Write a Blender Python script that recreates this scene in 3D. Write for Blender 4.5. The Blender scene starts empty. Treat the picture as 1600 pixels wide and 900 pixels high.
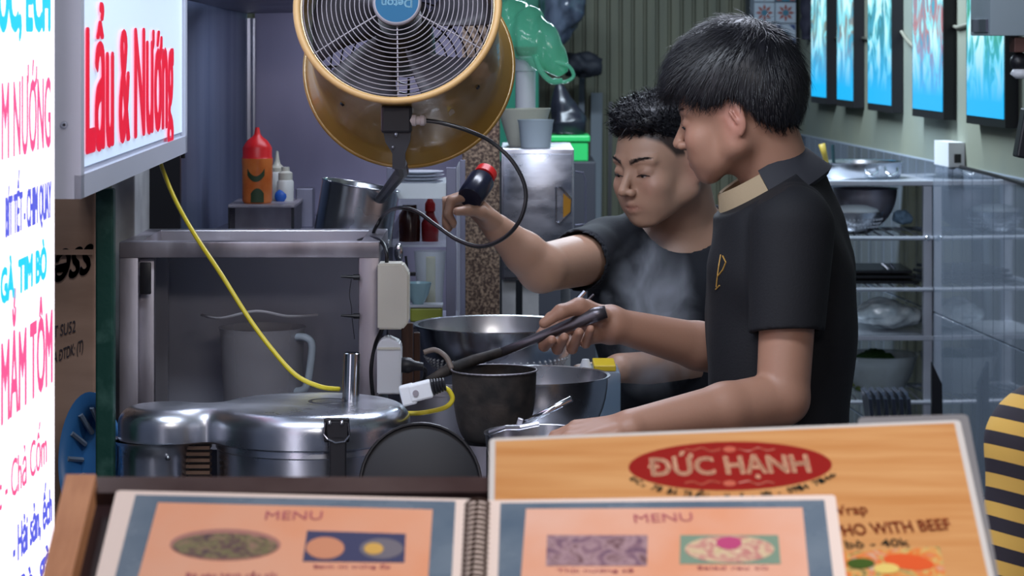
import bpy, bmesh, math, random
import numpy as np
from mathutils import Vector, Matrix, Euler
from mathutils.bvhtree import BVHTree

random.seed(7); rng = np.random.default_rng(7)
scene = bpy.context.scene
COL = scene.collection
PI = math.pi

# ------------------------------------------------------------------ camera
F = 4200.0            # focal length in pixels of the 1600 px wide frame
HZ = 50.0             # image row of the horizon
CAMZ = 1.65
cam_d = bpy.data.cameras.new('camera'); cam = bpy.data.objects.new('camera', cam_d); COL.objects.link(cam)
cam.location = (0, 0, CAMZ); cam.rotation_euler = (math.radians(90), 0, 0)
cam_d.sensor_width = 36; cam_d.lens = F / 1600 * 36
cam_d.shift_y = -(450 - HZ) / 1600
cam_d.clip_start = 0.05; cam_d.clip_end = 100
cam_d.dof.use_dof = True; cam_d.dof.focus_distance = 4.1; cam_d.dof.aperture_fstop = 14
scene.camera = cam

# ------------------------------------------------------------------ world, lamps, exposure
w = bpy.data.worlds.new('world'); scene.world = w; w.use_nodes = True
w.node_tree.nodes['Background'].inputs[0].default_value = (0.55, 0.65, 0.95, 1)
w.node_tree.nodes['Background'].inputs[1].default_value = 0.13

def area(name, loc, target, sx, sy, power, col):
    l = bpy.data.lights.new(name, 'AREA'); l.shape = 'RECTANGLE'; l.size = sx; l.size_y = sy
    l.energy = power; l.color = col
    o = bpy.data.objects.new(name, l); COL.objects.link(o); o.location = loc
    o.rotation_euler = (Vector(target) - Vector(loc)).to_track_quat('-Z', 'Y').to_euler()
    return o
area('kitchen_tube_light', (0.3, 7.6, 2.45), (0.3, 7.6, 0), 1.2, 0.25, 80, (0.72, 0.86, 1.0))
area('stall_tube_light', (-0.3, 3.2, 2.35), (0.05, 4.6, 1.2), 1.2, 0.15, 23, (0.80, 0.88, 1.0))
area('hood_tube_light', (0.15, 4.9, 2.4), (0.0, 4.6, 1.0), 0.9, 0.2, 17, (0.78, 0.84, 1.0))
area('hood_fill_light', (-0.30, 5.35, 1.682), (-0.34, 5.5, 1.2), 0.36, 0.06, 1.3, (0.80, 0.84, 1.0))  # added fill light under the canopy, brightens the hood's back panel
area('awning_lamp', (0.35, 1.55, 2.25), (0.15, 2.0, 1.3), 0.8, 0.25, 13, (1.0, 0.90, 0.84))
scene.view_settings.view_transform = 'Standard'
scene.view_settings.look = 'None'
scene.view_settings.gamma = 1.0
scene.view_settings.exposure = 0.0
scene.view_settings.use_curve_mapping = False

# ------------------------------------------------------------------ helpers
def P(px, py, Y):
    """world point seen at frame pixel (px, py) at distance Y"""
    return Vector(((px - 800) / F * Y, Y, CAMZ - (py - HZ) / F * Y))

def srgb(r, g, b):
    f = lambda c: (c / 255 / 12.92) if c / 255 <= 0.04045 else ((c / 255 + 0.055) / 1.055) ** 2.4
    return (f(r), f(g), f(b), 1)

def mat(name, col, rough=0.5, metal=0.0, col2=None, scale=8.0, detail=4, stretch=None, bump=0.0, bscale=None,
        emit=None, estr=0.0, alpha=1.0, trans=0.0, coat=0.0, ior=1.45, sss=0.0, rvar=0.0, lo=0.35, hi=0.65, vcol=False, sheen=0.0, aniso=None):
    m = bpy.data.materials.new(name); m.use_nodes = True
    nt = m.node_tree; b = nt.nodes['Principled BSDF']; L = nt.links
    b.inputs['Base Color'].default_value = col; b.inputs['Roughness'].default_value = rough
    b.inputs['Metallic'].default_value = metal; b.inputs['Alpha'].default_value = alpha
    b.inputs['Transmission Weight'].default_value = trans; b.inputs['Coat Weight'].default_value = coat
    b.inputs['IOR'].default_value = ior; b.inputs['Sheen Weight'].default_value = sheen
    if sss: b.inputs['Subsurface Weight'].default_value = sss; b.inputs['Subsurface Radius'].default_value = (0.012, 0.005, 0.003); b.inputs['Subsurface Scale'].default_value = 1.0
    if emit: b.inputs['Emission Color'].default_value = emit; b.inputs['Emission Strength'].default_value = estr
    if vcol:
        a = nt.nodes.new('ShaderNodeVertexColor'); a.layer_name = 'Col'; L.new(a.outputs[0], b.inputs['Base Color'])
    if col2 or bump or rvar:
        tc = nt.nodes.new('ShaderNodeTexCoord'); mp = nt.nodes.new('ShaderNodeMapping')
        if stretch: mp.inputs['Scale'].default_value = stretch
        L.new(tc.outputs['Object'], mp.inputs[0])
        n = nt.nodes.new('ShaderNodeTexNoise'); n.inputs['Scale'].default_value = scale; n.inputs['Detail'].default_value = detail
        L.new(mp.outputs[0], n.inputs['Vector'])
        if col2:
            r = nt.nodes.new('ShaderNodeValToRGB'); r.color_ramp.elements[0].position = lo; r.color_ramp.elements[1].position = hi
            r.color_ramp.elements[0].color = col; r.color_ramp.elements[1].color = col2
            L.new(n.outputs[0], r.inputs[0]); L.new(r.outputs[0], b.inputs['Base Color'])
        if rvar:
            mr = nt.nodes.new('ShaderNodeMapRange'); mr.inputs['To Min'].default_value = max(0, rough - rvar); mr.inputs['To Max'].default_value = rough + rvar
            mr.inputs['From Min'].default_value = 0.3; mr.inputs['From Max'].default_value = 0.7
            L.new(n.outputs[0], mr.inputs[0]); L.new(mr.outputs[0], b.inputs['Roughness'])
        if bump:
            n2 = n
            if bscale:
                n2 = nt.nodes.new('ShaderNodeTexNoise'); n2.inputs['Scale'].default_value = bscale; n2.inputs['Detail'].default_value = 3
                L.new(mp.outputs[0], n2.inputs['Vector'])
            bp = nt.nodes.new('ShaderNodeBump'); bp.inputs['Strength'].default_value = bump; bp.inputs['Distance'].default_value = 0.004
            L.new(n2.outputs[0], bp.inputs['Height']); L.new(bp.outputs[0], b.inputs['Normal'])
    return m

def emis(name, col, s):
    return mat(name, (0.02, 0.02, 0.02, 1), 0.5, emit=col, estr=s)

ORG = {}
def org(o): return ORG.get(o.name, Vector((0, 0, 0)))

def thing(name, label, cat, loc, group=None):
    o = bpy.data.objects.new(name, None); COL.objects.link(o); o.location = loc; o.empty_display_size = 0.05
    ORG[o.name] = Vector(loc); o['label'] = label; o['category'] = cat
    if group: o['group'] = group
    return o
def tag(o, label, cat, group=None):
    o['label'] = label; o['category'] = cat
    if group: o['group'] = group
    return o
def obj(name, bm, m, parent=None, smooth=False, label=None, center=True, sharp=None):
    """bmesh or mesh in world coordinates -> object; origin at its own middle or that of the parent"""
    if isinstance(bm, bmesh.types.BMesh):
        bmesh.ops.recalc_face_normals(bm, faces=bm.faces[:])
        me = bpy.data.meshes.new(name); bm.to_mesh(me); bm.free()
    else: me = bm
    if m is not None and not len(me.materials): me.materials.append(m)
    if smooth:
        me.polygons.foreach_set('use_smooth', [True] * len(me.polygons))
        if sharp: me.set_sharp_from_angle(angle=math.radians(sharp))
    o = bpy.data.objects.new(name, me); COL.objects.link(o)
    if parent is None:
        if center and len(me.vertices):
            co = np.empty(len(me.vertices) * 3, np.float32); me.vertices.foreach_get('co', co); co = co.reshape(-1, 3)
            c = Vector([float(v) for v in (co.min(0) + co.max(0)) / 2]); c.z = float(co[:, 2].min())
        else: c = Vector((0, 0, 0))
        me.transform(Matrix.Translation(-c)); o.location = c; ORG[o.name] = c
    else:
        c = org(parent); me.transform(Matrix.Translation(-c)); o.parent = parent; ORG[o.name] = c
    if label: o['label'] = label
    return o
def struct(name, bm, m, parent=None, smooth=False, sharp=None):
    o = obj(name, bm, m, parent, smooth, sharp=sharp)
    if parent is None: o['kind'] = 'structure'
    return o
def stuff(o): o['kind'] = 'stuff'; return o

def NB(): return bmesh.new()
def box(bm, c, s, rot=None, bev=0.0, seg=2, M=None):
    """box of full size s about c"""
    b = bmesh.new(); bmesh.ops.create_cube(b, size=1.0)
    bmesh.ops.scale(b, vec=s, verts=b.verts)
    if bev > 0: bmesh.ops.bevel(b, geom=b.edges[:], offset=bev, segments=seg, affect='EDGES', profile=0.5)
    T = Matrix.Translation(c)
    if rot is not None: T = T @ (rot.to_4x4() if isinstance(rot, Matrix) else Euler(rot).to_matrix().to_4x4())
    if M is not None: T = M @ T
    b.transform(T); merge(bm, b); return bm
def merge(bm, b):
    me = bpy.data.meshes.new('tmp'); b.to_mesh(me); b.free(); bm.from_mesh(me); bpy.data.meshes.remove(me)
def slab(bm, a, b, bev=0.0):
    a = Vector(a); b = Vector(b)
    return box(bm, (a + b) / 2, [abs(v) for v in (b - a)], bev=bev)
def sm(pts, n=6, closed=False):
    p = [Vector(q) for q in pts]; out = []; N = len(p)
    for i in range(N if closed else N - 1):
        a = p[(i - 1) % N] if closed or i > 0 else p[0]; b = p[i]; c = p[(i + 1) % N]
        d = p[(i + 2) % N] if closed or i + 2 < N else p[-1]
        for k in range(n):
            t = k / n
            out.append(0.5 * ((2 * b) + (c - a) * t + (2 * a - 5 * b + 4 * c - d) * t * t + (3 * b - a - 3 * c + d) * t ** 3))
    if not closed: out.append(p[-1])
    return out
def tube(bm, pts, r, seg=8, closed=False, cap=True, flat=None):
    pts = [Vector(p) for p in pts]; N = len(pts)
    rr = r if isinstance(r, (list, tuple)) else [r] * N
    rings = []; up = None
    for i, p in enumerate(pts):
        if closed: t = pts[(i + 1) % N] - pts[i - 1]
        else: t = pts[min(i + 1, N - 1)] - pts[max(i - 1, 0)]
        t.normalize()
        if up is None:
            up = Vector((0, 0, 1)) if abs(t.z) < 0.9 else Vector((0, 1, 0))
        x = t.cross(up).normalized(); up = x.cross(t).normalized()
        fx = flat or 1.0
        rings.append([bm.verts.new(p + (x * math.cos(2 * PI * k / seg) * fx + up * math.sin(2 * PI * k / seg)) * rr[i]) for k in range(seg)])
    for i in range(N if closed else N - 1):
        A = rings[i]; B = rings[(i + 1) % N]
        for k in range(seg): bm.faces.new((A[k], A[(k + 1) % seg], B[(k + 1) % seg], B[k]))
    if cap and not closed:
        bm.faces.new(rings[0][::-1]); bm.faces.new(rings[-1])
    return bm
def frame(o, z, x=None):
    z = Vector(z).normalized()
    x = Vector(x) if x is not None else (Vector((1, 0, 0)) if abs(z.x) < 0.9 else Vector((0, 1, 0)))
    y = z.cross(x).normalized(); x = y.cross(z)
    return Matrix(((x.x, y.x, z.x, o[0]), (x.y, y.y, z.y, o[1]), (x.z, y.z, z.z, o[2]), (0, 0, 0, 1)))
def lathe(bm, prof, M=None, seg=40, a0=0.0, a1=2 * PI, at=None):
    if M is None: M = Matrix.Translation(at or (0, 0, 0))
    full = abs(a1 - a0 - 2 * PI) < 1e-6; n = seg if full else seg + 1
    cols = []
    for k in range(n):
        a = a0 + (a1 - a0) * k / seg; c, s = math.cos(a), math.sin(a)
        cols.append([(r * c, r * s, z) for r, z in prof])
    V = []
    for j, (r, z) in enumerate(prof):
        if abs(r) < 1e-7: v = bm.verts.new(M @ Vector((0, 0, z))); V.append([v] * n)
        else: V.append([bm.verts.new(M @ Vector(cols[k][j])) for k in range(n)])
    for j in range(len(prof) - 1):
        for k in range(seg):
            k2 = (k + 1) % n
            q = [V[j][k], V[j][k2], V[j + 1][k2], V[j + 1][k]]; u = []
            for v in q:
                if v not in u: u.append(v)
            if len(u) > 2:
                try: bm.faces.new(u)
                except ValueError: pass
    return bm
def sphere(bm, c, r, M=None, u=16, v=10):
    b = bmesh.new(); bmesh.ops.create_uvsphere(b, u_segments=u, v_segments=v, radius=1.0)
    s = r if isinstance(r, (tuple, list)) else (r, r, r)
    b.transform(Matrix.Diagonal((*s, 1)))
    if M is not None: b.transform(M)
    b.transform(Matrix.Translation(c)); merge(bm, b); return bm
def disc(bm, M, r, seg=32, th=0.001, ry=None):
    top = []; bot = []
    for k in range(seg):
        a = 2 * PI * k / seg
        top.append(bm.verts.new(M @ Vector((r * math.cos(a), (ry or r) * math.sin(a), th)))); bot.append(bm.verts.new(M @ Vector((r * math.cos(a), (ry or r) * math.sin(a), 0))))
    bm.faces.new(top); bm.faces.new(bot[::-1])
    for k in range(seg): bm.faces.new((bot[k], bot[(k + 1) % seg], top[(k + 1) % seg], top[k]))
    return bm
def prism(bm, pts, d):
    """closed polygon extruded by vector d"""
    d = Vector(d); A = [bm.verts.new(Vector(p)) for p in pts]; B = [bm.verts.new(Vector(p) + d) for p in pts]
    bm.faces.new(A); bm.faces.new(B[::-1])
    for i in range(len(A)):
        j = (i + 1) % len(A); bm.faces.new((A[i], A[j], B[j], B[i]))
    return bm

class Plane:
    """a real plane in the place: origin o, unit u (right) and v (up), normal n; pixels can be dropped on it"""
    def __init__(s, o, u, v):
        s.o = Vector(o); s.u = Vector(u).normalized(); s.n = s.u.cross(Vector(v)).normalized(); s.v = s.n.cross(s.u)
    def hit(s, px, py, off=0.0):
        o = Vector((0, 0, CAMZ)); d = Vector(((px - 800) / F, 1, -(py - HZ) / F))
        t = ((s.o + s.n * off) - o).dot(s.n) / d.dot(s.n); return o + d * t
    def M(s, p):
        return Matrix(((s.u.x, s.v.x, s.n.x, p[0]), (s.u.y, s.v.y, s.n.y, p[1]), (s.u.z, s.v.z, s.n.z, p[2]), (0, 0, 0, 1)))

_cap = {}
def text_mesh(s, name, bold=0.0, shear=0.0, ex=0.002):
    """letters as a mesh; horned O and crossed D are put together from plain letters and a stroke of their own"""
    swap = {'Ớ': 'Ó', 'ớ': 'ó', 'Ơ': 'O', 'ơ': 'o', 'Ợ': 'Ọ', 'ợ': 'ọ', 'Đ': 'D'}
    if any(ch in swap for ch in s):
        t = ''.join(swap.get(ch, ch) for ch in s); me = text_mesh(t, name, bold, 0.0, ex); bm = bmesh.new(); bm.from_mesh(me)
        def mx(q): m_ = text_mesh(q, 'w', 0, 0, ex); r = (min(v.co.x for v in m_.vertices), max(v.co.x for v in m_.vertices)); bpy.data.meshes.remove(m_); return r
        base = {'Ớ': 'O', 'ớ': 'o', 'Ơ': 'O', 'ơ': 'o', 'Ợ': 'O', 'ợ': 'o', 'Đ': 'D'}
        for i, ch in enumerate(s):
            if ch not in swap: continue
            l1, r1 = mx(base[ch]); xr = mx(t[:i] + base[ch])[1]; xl = xr - (r1 - l1)
            if ch == 'Đ': P_ = [(xl - 0.07, 0.325), (xl + 0.24, 0.325), (xl + 0.24, 0.385), (xl - 0.07, 0.385)]
            else:
                y = 0.66 if base[ch] == 'O' else 0.44
                P_ = [(xr - 0.13, y - 0.05), (xr - 0.02, y - 0.015), (xr + 0.055, y + 0.05), (xr + 0.06, y + 0.15), (xr - 0.01, y + 0.15), (xr - 0.015, y + 0.08), (xr - 0.06, y + 0.03), (xr - 0.13, y + 0.01)]
            A = [bm.verts.new((x, y_, -ex)) for x, y_ in P_]; B = [bm.verts.new((x, y_, ex)) for x, y_ in P_]
            bm.faces.new(A[::-1]); bm.faces.new(B)
            for k in range(len(A)): j = (k + 1) % len(A); bm.faces.new((A[k], A[j], B[j], B[k]))
        if shear: bmesh.ops.transform(bm, matrix=Matrix(((1, shear, 0, 0), (0, 1, 0, 0), (0, 0, 1, 0), (0, 0, 0, 1))), verts=bm.verts)
        bm.to_mesh(me); bm.free(); return me
    cu = bpy.data.curves.new('t', 'FONT'); cu.body = s; cu.size = 1.0; cu.offset = bold; cu.shear = shear; cu.extrude = ex; cu.resolution_u = 3
    t = bpy.data.objects.new('t', cu); COL.objects.link(t)
    dg = bpy.context.evaluated_depsgraph_get(); me = bpy.data.meshes.new_from_object(t.evaluated_get(dg)); me.name = name
    bpy.data.objects.remove(t); bpy.data.curves.remove(cu)
    return me
def capheight():
    if 'c' not in _cap:
        me = text_mesh('H', 'h'); _cap['c'] = max(v.co.y for v in me.vertices); bpy.data.meshes.remove(me)
    return _cap['c']
def text(s, m, parent, a, b, h, up, n, name='lettering', bold=0.0, shear=0.0, tall=False, by=1.0, off=0.001, th=0.0008, label=None, flip=False):
    """letters from a to b along the base line (world points), capitals h high towards 'up'; n is the outward normal"""
    me = text_mesh(s, name, 0.0, shear)
    if bold > 0:                                   # heavier strokes: the glyphs laid over themselves, slightly shifted
        bb = NB(); dx = bold; dy = bold * by
        for k, (ox, oy) in enumerate(((0, 0), (dx, 0), (-dx, 0), (0, dy), (0, -dy), (dx * .7, dy * .7), (-dx * .7, dy * .7), (dx * .7, -dy * .7), (-dx * .7, -dy * .7))):
            m2 = me.copy(); m2.transform(Matrix.Translation((ox, oy, 0.0))); bb.from_mesh(m2); bpy.data.meshes.remove(m2)
        bb.to_mesh(me); bb.free()
    xs = [v.co.x for v in me.vertices]; x0, x1 = min(xs), max(xs); ch = capheight()
    if tall:                                       # sign painter's letters: tall lower case, short tails and accents
        for v in me.vertices: v.co.y = float(np.interp(v.co.y, [-0.3, 0, 0.7 * ch, ch, 2 * ch], [-0.2, 0, 0.82 * ch, ch, 1.62 * ch]))
    a = Vector(a); b = Vector(b); u = (b - a); up = Vector(up).normalized() * (h / ch); n = Vector(n).normalized()
    for v in me.vertices:
        t = (v.co.x - x0) / (x1 - x0); v.co = a + u * t + up * v.co.y + n * (off + (th if v.co.z > 0 else 0))
    return obj(name, me, m, parent, label=label)

# ------------------------------------------------------------------ materials
M = {}
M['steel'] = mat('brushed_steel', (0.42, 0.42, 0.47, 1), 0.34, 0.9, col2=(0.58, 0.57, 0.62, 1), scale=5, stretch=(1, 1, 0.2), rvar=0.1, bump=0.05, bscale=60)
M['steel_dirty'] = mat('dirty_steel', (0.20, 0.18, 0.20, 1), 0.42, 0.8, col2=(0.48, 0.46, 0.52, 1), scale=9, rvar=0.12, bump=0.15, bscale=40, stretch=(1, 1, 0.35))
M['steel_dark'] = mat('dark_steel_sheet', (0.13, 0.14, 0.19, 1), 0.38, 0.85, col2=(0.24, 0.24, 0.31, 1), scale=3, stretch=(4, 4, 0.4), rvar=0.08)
M['steel_panel'] = mat('hood_steel_sheet', (0.25, 0.245, 0.36, 1), 0.42, 0.45, col2=(0.34, 0.325, 0.46, 1), scale=2, stretch=(2, 2, 0.6), rvar=0.06)
M['alu'] = mat('cast_aluminium', (0.52, 0.57, 0.66, 1), 0.30, 1.0, col2=(0.74, 0.77, 0.84, 1), scale=7, rvar=0.09, bump=0.12, bscale=25, lo=0.3, hi=0.7)
M['chrome'] = mat('polished_steel', (0.70, 0.72, 0.76, 1), 0.14, 1.0)
M['pan'] = mat('pot_steel', (0.50, 0.52, 0.56, 1), 0.24, 1.0, col2=(0.66, 0.68, 0.72, 1), scale=6, rvar=0.08, bump=0.06, bscale=15)
M['black'] = mat('black_plastic', (0.012, 0.012, 0.016, 1), 0.4)
M['rubber'] = mat('black_rubber', (0.012, 0.012, 0.014, 1), 0.32)
M['blackmetal'] = mat('black_painted_metal', (0.018, 0.018, 0.022, 1), 0.35, 0.3)
M['soot'] = mat('sooty_iron', (0.012, 0.011, 0.011, 1), 0.7, 0.2, col2=(0.045, 0.035, 0.03, 1), scale=30, bump=0.4, bscale=60)
M['white'] = mat('white_plastic', (0.72, 0.74, 0.78, 1), 0.4)
M['cream'] = mat('cream_plastic', (0.72, 0.70, 0.60, 1), 0.45, col2=(0.60, 0.58, 0.50, 1), scale=4)
M['yellow_cable'] = mat('yellow_cable_sheath', (0.62, 0.50, 0.03, 1), 0.35)
M['mustard'] = mat('mustard_paint', (0.36, 0.215, 0.045, 1), 0.36, 0.15, col2=(0.25, 0.14, 0.03, 1), scale=7, rvar=0.08, coat=0.3, bump=0.06, bscale=12)
M['mustard_rim'] = mat('mustard_rim_paint', (0.46, 0.28, 0.11, 1), 0.5, 0.0, col2=(0.38, 0.22, 0.08, 1), scale=10)
M['clear'] = mat('clear_plastic', (0.75, 0.82, 0.86, 1), 0.15, trans=0.0, alpha=0.28)
M['clear_white'] = mat('milky_plastic', (0.72, 0.77, 0.80, 1), 0.3, alpha=0.72, sss=0.0)
M['red'] = mat('red_plastic', (0.62, 0.02, 0.02, 1), 0.35)
M['green'] = mat('green_plastic', (0.02, 0.42, 0.10, 1), 0.4)
M['blue'] = mat('blue_plastic', (0.05, 0.22, 0.55, 1), 0.4)
# ------------------------------------------------------------------ the setting
# the right wall runs almost along the line of sight: px = 450 + CW / Y
CW = 7716.0
def wallX(Y): return (450 - 800) / F * Y + CW / F
wd = Vector((wallX(10) - wallX(0), 10, 0)).normalized()       # along the wall, away from the street
wn = Vector((-wd.y, wd.x, 0))                                  # out of the wall, into the room
def WP(Y, z, off=0.0): return Vector((wallX(Y), Y, z)) + wn * off

def quadwall(name, a, b, z0, z1, th, m, nrm):
    bm = NB(); a = Vector(a); b = Vector(b); n = Vector(nrm) * -th
    prism(bm, [(a.x, a.y, z0), (b.x, b.y, z0), (b.x, b.y, z1), (a.x, a.y, z1)], n)
    return struct(name, bm, m)

m_floor = mat('wet_concrete_floor', (0.07, 0.075, 0.085, 1), 0.35, col2=(0.12, 0.12, 0.13, 1), scale=3, bump=0.2, bscale=20)
struct('floor', slab(NB(), (-4, -1.5, -0.1), (4, 10.3, 0)), m_floor)
m_ceil = mat('ceiling_paint', (0.10, 0.11, 0.12, 1), 0.8, col2=(0.13, 0.14, 0.15, 1), scale=3)
struct('ceiling', slab(NB(), (-2.6, 2.7, 2.75), (2.2, 10.3, 2.85)), m_ceil)
m_wall = mat('grey_green_wall_paint', srgb(120, 128, 120), 0.65, col2=srgb(134, 138, 122), scale=2.5, bump=0.08, bscale=30)
quadwall('wall_right', (wallX(3.4), 3.4, 0), (wallX(10.1), 10.1, 0), 0, 2.75, 0.12, m_wall, wn)
m_left = mat('dark_wall_plaster', (0.05, 0.055, 0.07, 1), 0.7, col2=(0.08, 0.08, 0.1, 1), scale=4)
struct('wall_left', slab(NB(), (-2.5, 2.8, 0), (-2.4, 10.1, 2.75)), m_left)
# corrugated back wall: one profiled sheet, ribs 4.5 cm apart
m_corr = mat('olive_corrugated_sheet', srgb(84, 86, 72), 0.5, 0.1, col2=srgb(98, 98, 80), scale=3, stretch=(6, 1, 0.6), bump=0.05)
bm = NB(); xs = np.arange(-2.4, 1.25, 0.0445); prof = []
for x in xs: prof += [(x, 9.80), (x + 0.030, 9.80), (x + 0.034, 9.815), (x + 0.0405, 9.815)]
lo = [bm.verts.new((x, y, 0)) for x, y in prof]; hi = [bm.verts.new((x, y, 2.75)) for x, y in prof]
for i in range(len(prof) - 1): bm.faces.new((lo[i], lo[i + 1], hi[i + 1], hi[i]))
wb = struct('wall_back', bm, m_corr)
struct('backing_sheet', slab(NB(), (-2.5, 9.83, 0), (1.3, 9.95, 2.75)), m_left, wb)

# tiles of the right wall, lower part up to z = 1.285
m_tile = mat('glossy_grey_tile', srgb(104, 114, 128), 0.07, col2=srgb(116, 124, 136), scale=1.3, coat=1.0)
m_grout = mat('pale_grout', srgb(150, 160, 172), 0.7)
TB = 1.285
gro = NB(); a = WP(3.45, 0, 0.001); b = WP(9.75, 0, 0.001)
prism(gro, [(a.x, a.y, 0), (b.x, b.y, 0), (b.x, b.y, TB), (a.x, a.y, TB)], wn * 0.004)
wainscot = struct('trim_1', gro, m_grout)
tme = NB(); box(tme, (0, 0, 0), (0.1045, 0.004, 0.424), bev=0.0012, seg=1)
me_t = bpy.data.meshes.new('tile'); bmesh.ops.recalc_face_normals(tme, faces=tme.faces[:]); tme.to_mesh(me_t); tme.free(); me_t.materials.append(m_tile)
ang = math.atan2(wd.y, wd.x); k = 0
L = (b - a).length
while (k + 1) * 0.107 < L:
    for r in range(3):
        o = bpy.data.objects.new('tile', me_t); COL.objects.link(o); o.parent = wainscot
        p = a + wd * (0.107 * (k + 0.5)) + wn * (0.006 + 0.0003 * random.random()); p.z = 0.214 + r * 0.428
        o.location = p - org(wainscot); o.rotation_euler = (0, 0, ang + random.uniform(-0.002, 0.002))
    k += 1
# patterned column at the back with a grey pillar beside it
m_col = mat('column_grey', srgb(72, 80, 92), 0.6, col2=srgb(86, 94, 104), scale=4)
q0 = P(1172, 0, 9.6); q1 = P(1232, 0, 9.6)
col_o = struct('trim_2', slab(NB(), (q0.x, 9.6, 0), (q1.x + 0.02, 9.79, 2.74)), m_col)
m_tw = mat('patterned_tile_white', srgb(150, 160, 172), 0.3); m_tt = mat('patterned_tile_teal', srgb(40, 96, 118), 0.3)
m_tr = mat('patterned_tile_red', srgb(128, 70, 66), 0.3); m_tb = mat('patterned_tile_blue', srgb(44, 62, 104), 0.3)
def pattern_tile(c, s, kind):
    t = obj('tile', box(NB(), c, (s * 0.96, 0.008, s * 0.96), bev=0.001, seg=1), m_tw if kind != 2 else m_tt, col_o)
    y = c[1] - 0.0045
    bm = NB(); fm = frame((c[0], y, c[2]), (0, -1, 0), (1, 0, 0))
    if kind == 0:
        for q in range(8):
            a_ = q * PI / 4; pts = [fm @ Vector((math.cos(a_ + d) * r_, math.sin(a_ + d) * r_, 0)) for d, r_ in ((0, 0.06 * s), (0.3, 0.26 * s), (0, 0.42 * s), (-0.3, 0.26 * s))]
            prism(bm, pts, (0, -0.001, 0))
    else:
        for sx in (-1, 1):
            for sz in (-1, 1): prism(bm, [fm @ Vector((sx * s * x_, sz * s * z_, 0)) for x_, z_ in ((0.44, 0.44), (0.44, 0.16), (0.16, 0.44))], (0, -0.001, 0))
    obj('tile_pattern', bm, m_tr if kind != 1 else m_tb, t)
    obj('tile_centre', disc(NB(), frame((c[0], y, c[2]), (0, -1, 0)), s * 0.14, 12, 0.0018), m_tt if kind != 2 else m_tw, t)
s = 0.076
for i in range(3):
    for j in range(2):
        c = P(1198, 20, 9.6) + Vector(((j - 0.12) * s, -0.004, (1 - i) * s)); pattern_tile((c.x, c.y, c.z), s, (i + 2 * j) % 3 if (i, j) != (1, 0) else 0)
# green painted shutter panel behind the fan, left of the corrugated sheet
m_gp = mat('green_painted_board', srgb(14, 108, 84), 0.5, col2=srgb(20, 122, 96), scale=3)
bm = NB(); a = P(700, 0, 9.4); b = P(843, 0, 9.4)
for k in range(4):
    x0 = a.x + (b.x - a.x) * k / 4; slab(bm, (x0 + 0.003, 9.4, 1.2), (x0 + (b.x - a.x) / 4 - 0.003, 9.42, 2.5), bev=0.002)
gb = thing('shutter_board', 'green painted board panels at the back behind the green plastic bag', 'board', ((a.x + b.x) / 2, 9.41, 0.0))
obj('panel', bm, m_gp, gb)
bm = NB(); slab(bm, (a.x, 9.425, 0), (b.x, 9.45, 2.5)); obj('backing', bm, M['blackmetal'], gb)

# granite clad pillar between the display case and the steel box
m_gran = mat('brown_granite', srgb(60, 46, 40), 0.35, col2=srgb(148, 128, 108), scale=170, detail=6, lo=0.42, hi=0.72, coat=0.3)
a = P(722, 0, 5.5); b = P(781, 0, 5.5)
struct('trim_3', slab(NB(), (a.x, 5.5, 0), (b.x, 5.62, 2.74), bev=0.003), m_gran)
# pale pillar edge and green painted post at the left
m_pale = mat('pale_plaster', srgb(190, 192, 192), 0.7, col2=srgb(150, 152, 154), scale=9, bump=0.2)
a = P(174, 0, 4.42); b = P(207, 0, 4.42)
struct('trim_4', slab(NB(), (a.x, 4.42, 0), (b.x + 0.004, 4.6, 2.74), bev=0.003), m_pale)

m_gpost = mat('flaking_green_paint', srgb(22, 66, 56), 0.45, col2=srgb(60, 96, 86), scale=26, lo=0.55, hi=0.75, bump=0.3, bscale=40)
a = P(149, 0, 3.85); b = P(177, 0, 3.85)
tag(obj('steel_post', slab(NB(), (a.x, 3.85, 0), (b.x, 3.876, 1.425), bev=0.003), m_gpost), 'square post in flaking dark green paint beside the cardboard box', 'post')

# ------------------------------------------------------------------ stall: hood and back panels
YB = 5.9
def wp(px, Y): return (px - 800) / F * Y
hood = thing('steel_hood', 'large stainless steel hood enclosure behind the stall with a corner channel', 'hood', (wp(480, YB), YB, 0))
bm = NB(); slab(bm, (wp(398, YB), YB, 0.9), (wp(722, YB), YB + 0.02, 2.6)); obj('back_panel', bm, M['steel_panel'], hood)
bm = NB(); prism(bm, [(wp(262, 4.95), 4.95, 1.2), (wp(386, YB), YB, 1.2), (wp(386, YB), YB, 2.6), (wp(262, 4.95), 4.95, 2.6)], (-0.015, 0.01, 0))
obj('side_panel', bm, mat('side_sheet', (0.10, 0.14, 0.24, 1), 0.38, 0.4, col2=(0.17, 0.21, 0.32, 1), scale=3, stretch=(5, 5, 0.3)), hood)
bm = NB(); tube(bm, [(wp(388, YB), YB - 0.012, 1.2), (wp(388, YB), YB - 0.012, 1.68)], 0.011, 8)
tube(bm, [(wp(397, YB), YB - 0.02, 1.42), (wp(397, YB), YB - 0.02, 1.68)], 0.006, 8)
obj('corner_channel', bm, M['steel'], hood)
bm = NB(); prism(bm, [(wp(255, 4.7), 4.7, 1.715), (wp(700, 4.7), 4.7, 1.78), (wp(722, YB), YB, 1.70), (wp(386, YB), YB, 1.69)], (0, 0, 0.02)); obj('canopy', bm, M['steel_dark'], hood)
bm = NB(); box(bm, P(240, 320, 4.95), (0.10, 0.02, 0.26)); obj('dark_panel', bm, M['blackmetal'], hood)
slot = P(240, 300, 4.9)

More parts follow.
